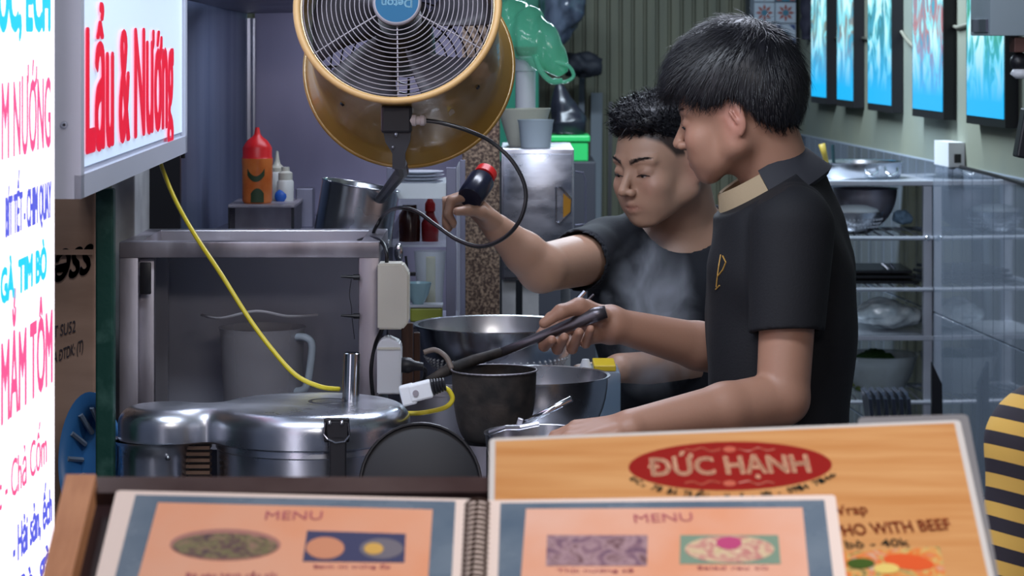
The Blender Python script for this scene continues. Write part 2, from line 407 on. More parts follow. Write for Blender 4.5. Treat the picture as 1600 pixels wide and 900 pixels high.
# back counter of the stall and the steel front frame
m_slate = mat('stall_panel_grey', (0.28, 0.29, 0.35, 1), 0.4, 0.25, col2=(0.38, 0.385, 0.44, 1), scale=2.5, rvar=0.08, stretch=(1, 1, 0.6))
YF = 4.3; YK = 4.56
zt = CAMZ - (378 - HZ) / F * YF
stall = thing('steel_stall_cart', 'stained stainless steel stall frame with open front behind the aluminium cooker', 'stall', (wp(390, YF), YF, 0))
def bar(name, px0, py0, px1, py1, Y, d, m=M['steel'], par=stall):
    a = P(px0, py0, Y); b = P(px1, py1, Y); return obj(name, slab(NB(), (a.x, Y, b.z), (b.x, Y + d, a.z), bev=0.002), m, par, smooth=True, sharp=40)
bar('post', 186, 378, 216, 1200, YF, 0.03, M['steel_dirty']); bar('post', 216, 404, 241, 1200, YF + 0.02, 0.02, M['steel_dirty'])
bar('post', 560, 378, 593, 1200, YF, 0.035, M['steel_dirty'])
bar('top_rail', 186, 378, 593, 403, YF - 0.003, 0.03, M['steel_dirty'])
bar('slot_plate', 218, 410, 236, 460, YF - 0.006, 0.004, M['black'])
a = P(190, 378, YF); b = P(593, 378, YF)
for x_ in (a.x, b.x - 0.03): obj('side_rail', slab(NB(), (x_, YF + 0.03, zt - 0.02), (x_ + 0.03, YK, zt)), M['steel_dirty'], stall)
obj('rear_rail', slab(NB(), (a.x, YK, zt - 0.02), (b.x, YK + 0.03, zt), bev=0.002), M['steel'], stall)
obj('tray', slab(NB(), (a.x + 0.03, YF + 0.03, zt - 0.022), (b.x - 0.03, YK, zt - 0.018)), M['steel_dirty'], stall)
obj('rear_panel', slab(NB(), (a.x, YK - 0.01, 0.4), (b.x - 0.02, YK, zt - 0.022)), m_slate, stall)
obj('side_panel', slab(NB(), (a.x + 0.001, YF + 0.045, 0.4), (a.x + 0.012, YK - 0.01, zt - 0.022)), m_slate, stall)
obj('inner_post', slab(NB(), (wp(243, 4.5), 4.5, 0.4), (wp(262, 4.5), 4.52, zt - 0.024)), M['steel'], stall)
obj('shelf', slab(NB(), (a.x + 0.012, YF + 0.045, 0.975), (b.x - 0.02, YK - 0.01, 0.985)), m_slate, stall)
bm = NB()
for py in (433, 494):
    c = P(560, py, YF - 0.01); tube(bm, [c, c + Vector((-0.028, 0, 0.001))], [0.0035, 0.0015], 8); tube(bm, [c + Vector((0.002, 0, 0)), c + Vector((-0.008, 0, 0))], 0.0045, 8)
obj('hook', bm, M['black'], stall)
bm = NB(); tube(bm, sm([P(549, 436, YF - 0.012), P(546, 460, YF - 0.012), P(549, 480, YF - 0.012), P(550, 496, YF - 0.012), P(554, 530, YF - 0.012)]), 0.0006, 5)
obj('thin_wire', bm, M['black'], stall)
# worktop behind the frame where the pot, bottles and fan stand are
ZC = 1.250
ctr = thing('back_counter', 'stainless steel back counter carrying the tilted pot and sauce bottles', 'counter', (wp(450, 5.2), 5.2, 0))
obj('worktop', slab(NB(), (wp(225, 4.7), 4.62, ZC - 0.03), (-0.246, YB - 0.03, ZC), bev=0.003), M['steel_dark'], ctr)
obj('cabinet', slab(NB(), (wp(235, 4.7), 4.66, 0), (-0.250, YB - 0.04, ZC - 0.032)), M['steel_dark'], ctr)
# ------------------------------------------------------------------ signs on the left
CS1, CS2 = 1997.0, 1926.0     # px = 720 - C / Y for the two sign faces
def sx(C, Y): return (720 - 800) / F * Y - C / F
def SP(C, px, py):
    Y = C / (720 - px); return P(px, py, Y)
sd = Vector((-80 / F, 1, 0)).normalized(); sn = Vector((sd.y, -sd.x, 0))     # along the faces / out of them
def atY(C, Y, z, off=0.0): return Vector((sx(C, Y), Y, z)) + sn * off

m_sign1 = emis('backlit_white_acrylic', (0.96, 0.90, 1.0, 1), 1.9)
m_signw = mat('sign_painted_metal', srgb(196, 200, 214), 0.4)
m_pink = emis('backlit_pink_letters', (1.0, 0.10, 0.30, 1), 1.0); m_cyan = emis('backlit_cyan_letters', (0.02, 0.66, 0.95, 1), 1.0)
m_blue = emis('backlit_blue_letters', (0.10, 0.12, 0.75, 1), 1.0)
Y0, Y1 = 2.20, 1997.0 / (720 - 81)
s1 = thing('menu_lightbox', 'glowing white street sign with pink, cyan and blue dish names at the left edge', 'sign', atY(CS1, 2.7, 0, -0.06))
def signbox(C, ya, yb, z0, z1, th, inset, par, face_m, rim_m):
    bm = NB(); a = atY(C, ya, 0); b = atY(C, yb, 0)
    prism(bm, [(a.x, a.y, z0), (b.x, b.y, z0), (b.x, b.y, z1), (a.x, a.y, z1)], -sn * th); obj('housing', bm, rim_m, par)
    bm = NB(); a = atY(C, ya + inset, 0, 0.001); b = atY(C, yb - inset, 0, 0.001)
    prism(bm, [(a.x, a.y, z0 + inset), (b.x, b.y, z0 + inset), (b.x, b.y, z1 - inset), (a.x, a.y, z1 - inset)], sn * 0.002); obj('lit_face', bm, face_m, par)
    if inset:
        bm = NB(); i2 = inset * 0.8
        for (p, q, r, t) in ((ya, yb, z0, z0 + i2), (ya, yb, z1 - i2, z1), (ya, ya + i2, z0, z1), (yb - i2, yb, z0, z1)):
            a = atY(C, p, 0, 0.0); b = atY(C, q, 0, 0.0); prism(bm, [(a.x, a.y, r), (b.x, b.y, r), (b.x, b.y, t), (a.x, a.y, t)], sn * 0.008)
        obj('face_frame', bm, rim_m, par)
signbox(CS1, Y0, Y1, 0.55, 2.3, 0.09, 0.0, s1, m_sign1, mat('white_sign_housing', srgb(226, 228, 236), 0.4))
def line(C, par, s, m, px0, px1, pyb, pyt, bold=0.0, **k):
    """text whose base line passes pixel (px1, pyb) at its right end, capitals reaching pyt there; runs level along the face from px0"""
    b = SP(C, px1, pyb); t = SP(C, px1, pyt); Ya = C / (720 - px0)
    a = atY(C, Ya, b.z, 0.003); b = b + sn * 0.003
    return text(s, m, par, a, b, t.z - b.z, (0, 0, 1), sn, bold=bold, **k)
line(CS1, s1, 'LỢN, ỐC, ẾCH', m_cyan, -75, 73, 44, -40, 0.05)
line(CS1, s1, 'M NƯỚNG', m_pink, -4, 73, 228, 122, 0.006)
line(CS1, s1, 'BÍT TẾT - CHIM QUAY', m_blue, 2, 74, 338, 284, 0.018)
line(CS1, s1, 'GÀ, TIM BÒ', m_cyan, -6, 67, 432, 386, 0.04)
line(CS1, s1, 'LẨU MẮM TÔM', m_pink, -50, 76, 594, 486, 0.02)
line(CS1, s1, 'Ốc - Chả Cốm', m_pink, -22, 67, 722, 668, 0.0)
line(CS1, s1, '- Hải sản, ếch', m_blue, 14, 75, 812, 762, 0.02)
line(CS1, s1, '- Bò, gà', m_blue, 10, 72, 890, 845, 0.02)

m_sign2 = mat('lit_acrylic_panel', (0.80, 0.86, 0.98, 1), 0.25, emit=(0.56, 0.76, 1.0, 1), estr=0.62)
m_red = mat('red_sign_vinyl', srgb(214, 26, 60), 0.4, emit=(0.55, 0.012, 0.05, 1), estr=0.55)
Ya, Yb = CS2 / (720 - 116), CS2 / (720 - 285)
zb = CAMZ - (311 - HZ) / F * Ya
s2 = thing('shop_lightbox', 'white lightbox sign with red lettering and a screwed white metal edge, left', 'sign', atY(CS2, 3.8, zb, -0.05))
signbox(CS2, Ya, Yb, zb, 2.05, 0.12, 0.035, s2, m_sign2, m_signw)
def line2(s, px0, px1, pyb, pyt, **k):
    b = SP(CS2, px0, pyb); t = SP(CS2, px0, pyt); Yc = CS2 / (720 - px1)
    return text(s, m_red, s2, b + sn * 0.004, atY(CS2, Yc, b.z, 0.004), t.z - b.z, (0, 0, 1), sn, bold=0.042, by=0.5, tall=True, **k)
line2('Lẩu & Nướng', 127, 266, 238, 46)
sc = P(101, 195, Ya - 0.001); bm = NB(); lathe(bm, [(0, 0.004), (0.003, 0.004), (0.0045, 0.002), (0.0045, 0)], frame(sc, (0, -1, 0)), 14)
obj('screw', bm, M['chrome'], s2, smooth=True, sharp=40)
bm = NB(); lathe(bm, [(0, 0.0046), (0.0018, 0.0046), (0.0018, 0)], frame(sc, (0, -1, 0)), 6); obj('screw_socket', bm, M['black'], s2)
bm = NB(); tube(bm, [atY(CS2, Yb + 0.006, zb - 0.01, 0.0), atY(CS2, Yb + 0.006, zb + 0.16, 0.0)], 0.004, 8); obj('end_seal', bm, M['black'], s2)
bm = NB(); c = atY(CS2, 4.35, 0, -0.06); slab(bm, (c.x - 0.012, 4.34, 2.04), (c.x + 0.012, 4.37, 2.75)); c = atY(CS2, 3.4, 0, -0.06); slab(bm, (c.x - 0.012, 3.39, 2.04), (c.x + 0.012, 3.42, 2.75)); obj('hanger', bm, M['steel'], s2)

# ------------------------------------------------------------------ carton, basin
YC = 4.05
m_card = mat('brown_cardboard', srgb(158, 126, 106), 0.85, col2=srgb(138, 108, 90), scale=5, stretch=(1, 1, 4))
m_ink = mat('dark_print', srgb(50, 44, 50), 0.8)
ct = thing('carton', 'tall brown cardboard carton with large dark lettering behind the signs', 'box', (wp(40, YC), YC, 0))
a = P(-30, 290, YC); b = P(148, 742, YC)
obj('carton_body', slab(NB(), (a.x, YC, 0.0), (b.x, YC + 0.12, a.z), bev=0.003), m_card, ct)
obj('carton_flap', box(NB(), ((a.x + b.x) / 2, YC - 0.003, a.z - 0.1), (b.x - a.x - 0.004, 0.004, 0.008)), m_card, ct)
cf = Plane((0, YC, 0), (1, 0, 0), (0, 0, 1))
def ctext(s, px0, pyb0, px1, pyb1, h, bold=0.0, sh=0.0):
    p0 = P(px0, pyb0, YC); p1 = P(px1, pyb1, YC); text(s, m_ink, ct, p0, p1, h / F * YC, (0.04, 0, 1), (0, -1, 0), bold=bold, shear=sh)
ctext('ƏSS', 82, 440, 145, 424, 42, 0.04, 0.25)
ctext('T SU52', 84, 528, 118, 518, 18); ctext('A ĐTDK: (T)', 84, 568, 130, 548, 18)
# blue basin standing on its edge
m_bl = mat('blue_basin_plastic', srgb(58, 116, 172), 0.35); m_gs = mat('grey_ribbed_plastic', srgb(120, 132, 148), 0.5)
c = P(143, 716, 3.965); fm = frame(c, (-0.35, -0.9, 0.2))
bs = thing('plastic_basin', 'blue plastic basin standing on edge between the carton and the green post', 'basin', (c.x, c.y, c.z))
bm = NB(); lathe(bm, [(0, -0.034), (0.050, -0.032), (0.056, 0.0), (0.068, 0.006), (0.068, 0.012), (0.056, 0.008), (0.050, 0.0), (0.046, -0.028), (0, -0.029)], fm @ Matrix.Diagonal((0.72, 1.42, 1, 1)), 40); obj('bowl', bm, m_bl, bs, smooth=True, sharp=40)
for k in range(12):
    a_ = k * 2 * PI / 12; obj('rib', tube(NB(), [fm @ Vector((0.038 * math.cos(a_), 0.074 * math.sin(a_), 0.004)), fm @ Vector((0.030 * math.cos(a_), 0.045 * math.sin(a_), -0.026))], 0.004, 6), m_gs, bs)
# ------------------------------------------------------------------ aluminium cooker with its cast lid and spout cover
YM = 3.95
zl = 1.104; R1 = 157 / F * YM; R2 = 74 / F * YM
C1 = Vector((wp(484, YM), YM, 0)); C2 = Vector((wp(262, YM), YM - 0.02, 0))
ck = thing('aluminium_cooker', 'scratched cast aluminium drum machine with lobed lid, latch and short steel pipe', 'appliance', (C1.x, YM, 0))
def lobed(R1, R2, n=72, fil=0.035):
    """outline of the two joined round lobes, waist filleted"""
    pts = []; N = 360
    for k in range(N):
        th = 2 * PI * k / N; d = Vector((math.cos(th), math.sin(th), 0))
        mid = (C1 * 0.42 + C2 * 0.58)
        # march outwards to the smooth union boundary
        lo_, hi_ = 0.0, 0.6
        for _ in range(26):
            t = (lo_ + hi_) / 2; p = mid + d * t; p.z = 0
            d1 = (p - Vector((C1.x, C1.y, 0))).length - R1; d2 = (p - Vector((C2.x, C2.y, 0))).length - R2
            h = max(0, min(1, 0.5 + 0.5 * (d2 - d1) / fil)); f = d2 * (1 - h) + d1 * h - fil * h * (1 - h)
            if f < 0: lo_ = t
            else: hi_ = t
        pts.append(mid + d * lo_)
    return pts
outl = lobed(R1, R2)
cen = C1 * 0.42 + C2 * 0.58
def lobed_solid(levels, m, name):
    bm = NB(); rings = []
    for off, z in levels:
        ring = []
        n = len(outl)
        for i, p in enumerate(outl):
            t = (outl[(i + 1) % n] - outl[i - 1]).normalized(); nr = Vector((t.y, -t.x, 0)); q = p + nr * off; ring.append(bm.verts.new((q.x, q.y, z)))
        rings.append(ring)
    for A, B in zip(rings, rings[1:]):
        for i in range(len(A)): bm.faces.new((A[i], A[(i + 1) % len(A)], B[(i + 1) % len(A)], B[i]))
    bm.faces.new(rings[0]); bm.faces.new(rings[-1][::-1])
    return obj(name, bm, m, ck, smooth=True, sharp=50)
lv = []
for k in range(9):
    a_ = k / 8 * PI / 2; lv.append((-0.026 + 0.026 * math.sin(a_), zl - 0.026 + 0.026 * math.cos(a_)))
lv = [(-0.045, zl + 0.001)] + lv + [(0.0, zl - 0.047), (-0.004, zl - 0.050)]
lid = lobed_solid(lv, M['alu'], 'lid')
bm = NB(); lathe(bm, [(R1 - 0.012, zl - 0.048), (R1 - 0.010, zl - 0.06), (R1 - 0.012, zl - 0.062), (R1 - 0.013, zl - 0.16), (R1 - 0.03, zl - 0.22), (0, zl - 0.22)], Matrix.Translation((C1.x, C1.y, 0)), 64)
obj('drum', bm, M['alu'], ck, smooth=True, sharp=40)
R3 = 53 / F * YM
bm = NB(); lathe(bm, [(R3 * 1.25, zl - 0.046), (R3 * 1.04, zl - 0.056), (R3, zl - 0.07), (R3, zl - 0.118), (R3 - 0.003, zl - 0.120), (R3 - 0.002, zl - 0.22), (0, zl - 0.22)], Matrix.Translation((wp(241, YM - 0.04), C2.y - 0.015, 0)), 40)
obj('spout_housing', bm, M['alu'], ck, smooth=True, sharp=40)
bm = NB()
for k in range(2): sphere(bm, P(262, 716, C2.y - R2 + 0.008) + Vector((0, 0.001, 0)), 0.004, u=10, v=6)
obj('rivet', bm, M['chrome'], ck, smooth=True)
bm = NB()
for k in range(9): slab(bm, (wp(292, 3.92), 3.90, zl - 0.06 - k * 0.009), (wp(330, 3.92), 3.93, zl - 0.055 - k * 0.009))
m_vent = mat('vent_bronze', srgb(120, 96, 80), 0.4, 0.6)
obj('vent', bm, m_vent, ck)
bm = NB(); pt = P(514, 590, 3.99); pr = 13.5 / F * 3.97
lathe(bm, [(pr, zl - 0.01), (pr, zl + 0.072), (pr - 0.0015, zl + 0.073), (pr - 0.0018, zl)], Matrix.Translation((pt.x, 3.97, 0)) @ Matrix.Rotation(0.03, 4, 'Y') @ Matrix.Translation((0, 0, 0)), 28)
obj('pipe', bm, M['chrome'], ck, smooth=True, sharp=40)
bm = NB(); lathe(bm, [(pr, zl), (pr + 0.016, zl + 0.0015), (pr + 0.019, zl)], Matrix.Translation((pt.x, 3.97, 0)), 28); obj('gasket', bm, M['black'], ck)
# latch at the front
YL = YM - R1
def lp(px, py, d=0.0): return P(px, py, YL - d)
bm = NB(); box(bm, lp(526, 672, 0.004), (0.036, 0.006, 0.034), bev=0.002); box(bm, lp(528, 722, 0.011), (0.024, 0.010, 0.075), bev=0.002); slab(bm, lp(512, 660, 0.016), lp(543, 684, 0.008))
obj('latch', bm, M['blackmetal'], ck)
bm = NB(); tube(bm, [lp(508, 660, 0.012), lp(506, 678, 0.014), lp(512, 686, 0.016), lp(524, 692, 0.017), lp(538, 690, 0.016), lp(546, 680, 0.014), lp(544, 660, 0.012)], 0.0016, 6); obj('latch_wire', bm, M['chrome'], ck)
for px in (515, 534): obj('latch_rivet', sphere(NB(), lp(px, 661, 0.016), 0.0035, u=10, v=6), M['chrome'], ck, smooth=True)
bm = NB(); slab(bm, (C1.x - 0.14, YM - 0.1, 0.2), (C1.x + 0.14, YM + 0.1, zl - 0.22)); slab(bm, (C2.x - 0.03, YM - 0.05, 0.2), (C2.x + 0.03, YM + 0.05, zl - 0.22)); slab(bm, (C2.x - 0.05, YM - 0.14, 0), (C1.x + 0.135, YM + 0.15, 0.2)); obj('base', bm, M['blackmetal'], ck)

# yellow cable from the lit sign down to the cooker, and on to the plug
tag(obj('yellow_cable', tube(NB(), sm([P(248, 243, 4.40), P(256, 270, 4.36), P(275, 315, 4.28), P(305, 368, 4.2), P(345, 428, 4.15), P(388, 496, 4.12), P(425, 546, 4.1), P(462, 586, 4.08), P(500, 604, 4.08), P(530, 608, 4.1)]), 0.0036, 10), M['yellow_cable'], smooth=True), 'long yellow cable hanging from the white sign to behind the steel pipe', 'cable')
tag(obj('yellow_cable', tube(NB(), sm([P(610, 644, 4.15), P(645, 646, 3.98), P(672, 643, 3.96), P(697, 636, 3.95), P(707, 624, 3.95), P(702, 611, 3.95), P(694, 606, 3.95)]), 0.0036, 10), M['yellow_cable'], smooth=True), 'short yellow cable looping out of the black and white plug', 'cable')
# plug
pg = thing('cable_plug', 'white plug with round eyelet and ribbed black sleeve on the short yellow cable', 'plug', P(655, 612, 3.93))
fmr = Matrix.Rotation(math.radians(12), 4, 'Y')
c = P(652, 612, 3.93)
box_m = Matrix.Translation(c) @ Matrix.Rotation(math.radians(-14), 4, 'Y')
bm = NB(); box(bm, (0.005, 0, 0), (0.034, 0.022, 0.026), bev=0.003, M=box_m); box(bm, (-0.014, 0, -0.001), (0.022, 0.02, 0.030), bev=0.003, M=box_m); obj('plug_body', bm, M['white'], pg)
bm = NB(); lathe(bm, [(0, 0.002), (0.0045, 0.002), (0.0045, 0)], box_m @ frame((-0.002, -0.011, 0), (0, -1, 0)), 16); obj('eyelet', bm, M['steel_dirty'], pg)
bm = NB()
for k in range(5): lathe(bm, [(0, 0.0035), (0.0115 - 0.0006 * k, 0.0035), (0.0125 - 0.0006 * k, 0.0018), (0.0115 - 0.0006 * k, 0), (0, 0)], box_m @ frame((0.022 + 0.0042 * k, 0, 0.001), (1, 0, 0)), 16)
obj('strain_relief', bm, M['black'], pg)
# switch boxes on the right hand post
YS = 4.28
sb = thing('switch_box', 'cream coloured switch box with cut corners mounted on the stall post', 'switch box', P(614, 463, YS))
a = [(590, 412), (629, 412), (639, 428), (639, 503), (629, 515), (590, 515)]
bm = NB(); prism(bm, [P(x, y, YS - 0.02) for x, y in a], (0, 0.05, 0)); bmesh.ops.bevel(bm, geom=bm.edges[:], offset=0.0025, segments=2, affect='EDGES'); obj('box_body', bm, M['cream'], sb, smooth=True, sharp=30)
bm = NB(); slab(bm, P(592, 420, YS + 0.03), P(600, 508, YS + 0.035) ); obj('mounting_plate', bm, M['steel_dirty'], sb)
so = thing('power_socket', 'white upright socket housing below the cream switch box', 'socket', P(608, 572, YS))
a = [(589, 540), (596, 531), (606, 528), (624, 536), (627, 545), (626, 616), (589, 616)]
bm = NB(); prism(bm, [P(x, y, YS - 0.04) for x, y in a], (0, 0.05, 0)); bmesh.ops.bevel(bm, geom=bm.edges[:], offset=0.002, segments=2, affect='EDGES'); obj('housing', bm, M['white'], so, smooth=True, sharp=30)
bm = NB(); slab(bm, P(590, 543, YS - 0.042), P(625, 546, YS - 0.039)); obj('seam', bm, M['cream'], so)
bp = thing('black_plug', 'black round plug pushed into the side of the white socket housing', 'plug', P(640, 572, YS))
bm = NB(); lathe(bm, [(0, 0), (0.011, 0), (0.0125, 0.004), (0.0125, 0.014), (0.008, 0.022), (0.006, 0.036), (0, 0.037)], frame(P(626, 570, YS - 0.015), (1, 0, -0.08)), 20); obj('plug_body', bm, M['black'], bp, smooth=True, sharp=40)
bm = NB(); tube(bm, sm([P(655, 574, YS - 0.015), P(664, 578, YS), P(662, 592, YS + 0.02), P(650, 600, YS + 0.05)]), 0.0035, 8); obj('plug_cord', bm, M['rubber'], bp, smooth=True)
# wires between boxes
tag(obj('black_wire', tube(NB(), sm([P(597, 514, YS), P(586, 540, YS + 0.02), P(580, 575, YS + 0.02), P(582, 612, YS + 0.02), P(588, 640, YS + 0.02)]), 0.0033, 8), M['rubber'], smooth=True), 'black wire running down the stall post from the cream switch box', 'wire')
tag(obj('black_wire', tube(NB(), sm([P(560, 376, 4.5), P(580, 371, 4.42), P(596, 378, 4.32), P(604, 395, 4.28), P(604, 414, 4.28)]), 0.0032, 8), M['rubber'], smooth=True), 'black wire bending over the stall corner into the cream switch box', 'wire')
# wooden slats behind the plugs
m_wood = mat('dark_red_wood', srgb(92, 62, 48), 0.6, col2=srgb(62, 44, 38), scale=12, stretch=(6, 6, 0.6))
for (x0, x1, y0, y1, Y, lb) in ((627, 645, 505, 760, 4.42, 'dark reddish wooden stick standing behind the white plug'), (646, 656, 520, 700, 4.5, 'thin dark wooden stick leaning right of the thicker reddish one')):
    a = P(x0, y0, Y); b = P(x1, y1, Y)
    tag(obj('wooden_stick', slab(NB(), (a.x, Y, 0.0), (b.x, Y + 0.015, a.z), bev=0.002), m_wood), lb, 'stick')
# dark round pan leaning lower left
c = P(657, 757, 3.735); fm = frame(c, (0.1, -1, 0.25))
lp_ = thing('black_pan', 'black round pan lid leaning beside the aluminium cooker', 'lid', c)
bm = NB(); lathe(bm, [(0, 0.01), (0.05, 0.008), (0.082, 0.0), (0.086, 0.003), (0.086, -0.002), (0.078, -0.006), (0, -0.002)], fm, 44); obj('disc', bm, mat('pan_black', (0.012, 0.013, 0.017, 1), 0.5, 0.1), lp_, smooth=True, sharp=40)
bm = NB(); tube(bm, [fm @ Vector((0.084 * math.cos(t / 40 * 2 * PI), 0.084 * math.sin(t / 40 * 2 * PI), 0.004)) for t in range(40)], 0.0022, 6, closed=True); obj('rim', bm, M['blackmetal'], lp_)
bm = NB(); tube(bm, [c + Vector((0.0, 0.006, -0.02)), Vector((c.x, c.y + 0.012, 0))], 0.008, 8); obj('stand', bm, M['blackmetal'], lp_)

# inside the stall: milky jug and cup
jg = thing('plastic_jug', 'milky clear plastic jug with side handle inside the steel stall', 'jug', P(410, 622, 4.44))
c = P(410, 612, 4.44); c.z = 0.985
bm = NB(); s_ = 4.44 / F
lathe(bm, [(0, 0.001), (58 * s_, 0.001), (66 * s_, 0.17), (68 * s_, 0.178), (66.5 * s_, 0.178), (56.5 * s_, 0.003), (0, 0.003)], Matrix.Translation(c), 40)
obj('body', bm, mat('jug_plastic', (0.42, 0.42, 0.47, 1), 0.35, alpha=0.42), jg, smooth=True, sharp=40)
bm = NB(); tube(bm, sm([P(315, 492, 4.44), P(345, 497, 4.38), P(400, 486, 4.36), P(450, 494, 4.38), P(496, 492, 4.44)]), 0.0022, 6); obj('film_edge', bm, mat('film_edge', (0.5, 0.5, 0.55, 1), 0.4), jg)
bm = NB(); tube(bm, sm([P(458, 527, 4.41), P(476, 527, 4.4), P(487, 538, 4.4), P(485, 570, 4.4), P(478, 605, 4.4), P(462, 612, 4.41)]), 0.0062, 10, flat=1.2); obj('handle', bm, mat('jug_handle', (0.42, 0.50, 0.58, 1), 0.3), jg, smooth=True)
cc = P(556, 615, 4.42); cc.z = 0.985
cp = thing('cream_cup', 'small cream cup standing inside the stall next to the post', 'cup', cc)
bm = NB(); lathe(bm, [(0, 0), (0.0135, 0), (0.017, 0.055 + 0.07), (0.018, 0.127), (0.0155, 0.126), (0.012, 0.003), (0, 0.003)], Matrix.Translation(cc), 28); obj('body', bm, M['cream'], cp, smooth=True, sharp=40)
bm = NB(); tube(bm, [cc + Vector((0.018 * math.cos(k * PI / 12), 0.018 * math.sin(k * PI / 12), 0.127)) for k in range(24)], 0.0015, 6, closed=True); obj('rim', bm, M['white'], cp)

# ------------------------------------------------------------------ on the back counter
px_m = F / 5.3
bx = thing('steel_tray_box', 'small open steel tray box carrying the sauce bottles', 'tray', P(408, 345, 5.3) * 1.0)
a = P(356, 320, 5.3); b = P(461, 355, 5.3)
obj('tray_top', slab(NB(), (a.x, 5.3, a.z - 0.006), (b.x, 5.5, a.z), bev=0.001), M['steel_dirty'], bx)
for x_, w_ in ((a.x, 0.003), (b.x - 0.008, 0.006)): obj('side', slab(NB(), (x_, 5.305, ZC), (x_ + w_, 5.49, a.z - 0.006)), M['blackmetal'], bx)
obj('tray_back', slab(NB(), (a.x + 0.004, 5.4, ZC), (b.x - 0.012, 5.41, a.z - 0.007)), M['steel_dirty'], bx)
zt2 = a.z
def bottle(name, label, cx, Y, wpx, prof, m_b, m_cap, capfrom, cat='bottle', z=None, group=None):
    """profile rows (radius factor, pixel height above base)"""
    s = Y / F; c = Vector((wp(cx, Y), Y, zt2 if z is None else z)); t = thing(name, label, cat, c, group)
    pr = [(r * wpx / 2 * s, h * s) for r, h in prof]
    k = capfrom
    bm = NB(); lathe(bm, [(0, 0)] + pr[:k + 1] + [(0, pr[k][1])], Matrix.Translation(c), 28); obj('bottle_body', bm, m_b, t, smooth=True, sharp=40)
    bm = NB(); lathe(bm, [(0, pr[k][1])] + pr[k:] + [(0, pr[-1][1])], Matrix.Translation(c), 28); obj('cap', bm, m_cap, t, smooth=True, sharp=40)
    return t, c, s
m_sauce = mat('chilli_sauce', srgb(196, 96, 40), 0.3, col2=srgb(210, 120, 58), scale=30)
t, c, s = bottle('chilli_sauce_bottle', 'orange squeeze bottle with red nozzle cap and green print on the tray box', 402, 5.36, 49,
    [(0.86, 0), (0.96, 4), (0.98, 60), (1.0, 63), (1.0, 70), (0.94, 72), (0.94, 86), (0.80, 92), (0.62, 98), (0.30, 104), (0.20, 108), (0.13, 118)], m_sauce, mat('red_cap', srgb(190, 18, 24), 0.4), 4)
m_gr = mat('green_print', srgb(40, 58, 32), 0.5)
for (a0, a1, z0, z1, kind) in ((-2.15, -1.0, 34, 50, 0), (-1.9, -1.05, 2, 24, 1)):
    bm = NB(); n = 14; A = []; B = []
    for k in range(n + 1):
        t_ = k / n; a_ = a0 + (a1 - a0) * t_; q = (2 * t_ - 1) ** 2
        lo_ = z0 + (10 * q if kind == 0 else 0); hi_ = (z0 + 9 + 12 * q) if kind == 0 else z1 - 8 * q
        r = 0.985 * 49 / 2 * s + 0.0006
        A.append(bm.verts.new(c + Vector((r * math.cos(a_), r * math.sin(a_), lo_ * s)))); B.append(bm.verts.new(c + Vector((r * math.cos(a_), r * math.sin(a_), hi_ * s))))
    for k in range(n): bm.faces.new((A[k], A[k + 1], B[k + 1], B[k]))
    obj('print', bm, m_gr, t)
bm = NB(); r = 0.97 * 49 / 2 * s; bx_ = []
lathe(bm, [(r * 0.42, 0), (r * 0.42, 0)], Matrix.Translation((0, 0, 0)), 3); bm.free()
m_wb = mat('white_squeeze_bottle', srgb(186, 190, 188), 0.4); m_bb = mat('blue_band', srgb(30, 84, 170), 0.4)
t, c, s = bottle('white_sauce_bottle', 'small white squeeze bottle with nozzle, half hidden behind the orange bottle', 433, 5.46, 30,
    [(0.9, 0), (1, 3), (1, 40), (0.8, 44), (0.8, 50), (0.35, 56), (0.25, 62), (0.12, 76)], m_wb, mat('ivory_cap', srgb(168, 168, 156), 0.4), 3)
t, c, s = bottle('white_sauce_bottle', 'short white bottle with blue front beside the orange sauce bottle', 446, 5.42, 26,
    [(0.95, 0), (1, 3), (1, 30), (0.86, 33), (0.86, 44), (0.5, 47), (0.5, 53)], m_wb, mat('ivory_cap_2', srgb(176, 178, 168), 0.4), 3)
bm = NB(); sphere(bm, c + Vector((-0.007, -0.012, 0.010)), (0.014, 0.007, 0.014)); obj('blue_badge', bm, m_bb, t, smooth=True)
# tilted pot
Yp = 4.95; s = Yp / F; c = P(549, 372, Yp); c.z = ZC + 0.012
ptt = thing('steel_pot', 'dented cylindrical steel pot tilted to one side on the back counter', 'pot', c)
fm = Matrix.Translation(c) @ Matrix.Rotation(math.radians(9.5), 4, 'Y')
r = 61 * s; h = 0.108
bm = NB(); lathe(bm, [(0, 0), (r * 0.96, 0), (r, 0.006), (r * 0.995, h * 0.5), (r, h - 0.002), (r + 0.002, h), (r, h + 0.001), (r - 0.0015, h - 0.001), (r - 0.0015, 0.004), (0, 0.003)], fm, 56); obj('pot_body', bm, M['pan'], ptt, smooth=True, sharp=40)
bm = NB(); tube(bm, [fm @ Vector(((r + 0.001) * math.cos(k * PI / 24), (r + 0.001) * math.sin(k * PI / 24), h)) for k in range(48)], 0.0016, 6, closed=True); obj('rim', bm, M['chrome'], ptt, smooth=True)
tag(obj('steel_bracket_plate', slab(NB(), (wp(462, 5.5), 5.5, ZC), (wp(489, 5.5), 5.56, ZC + 0.08), bev=0.002), M['steel_dark']), 'dark upright steel plate between the bottles and the tilted pot', 'plate')

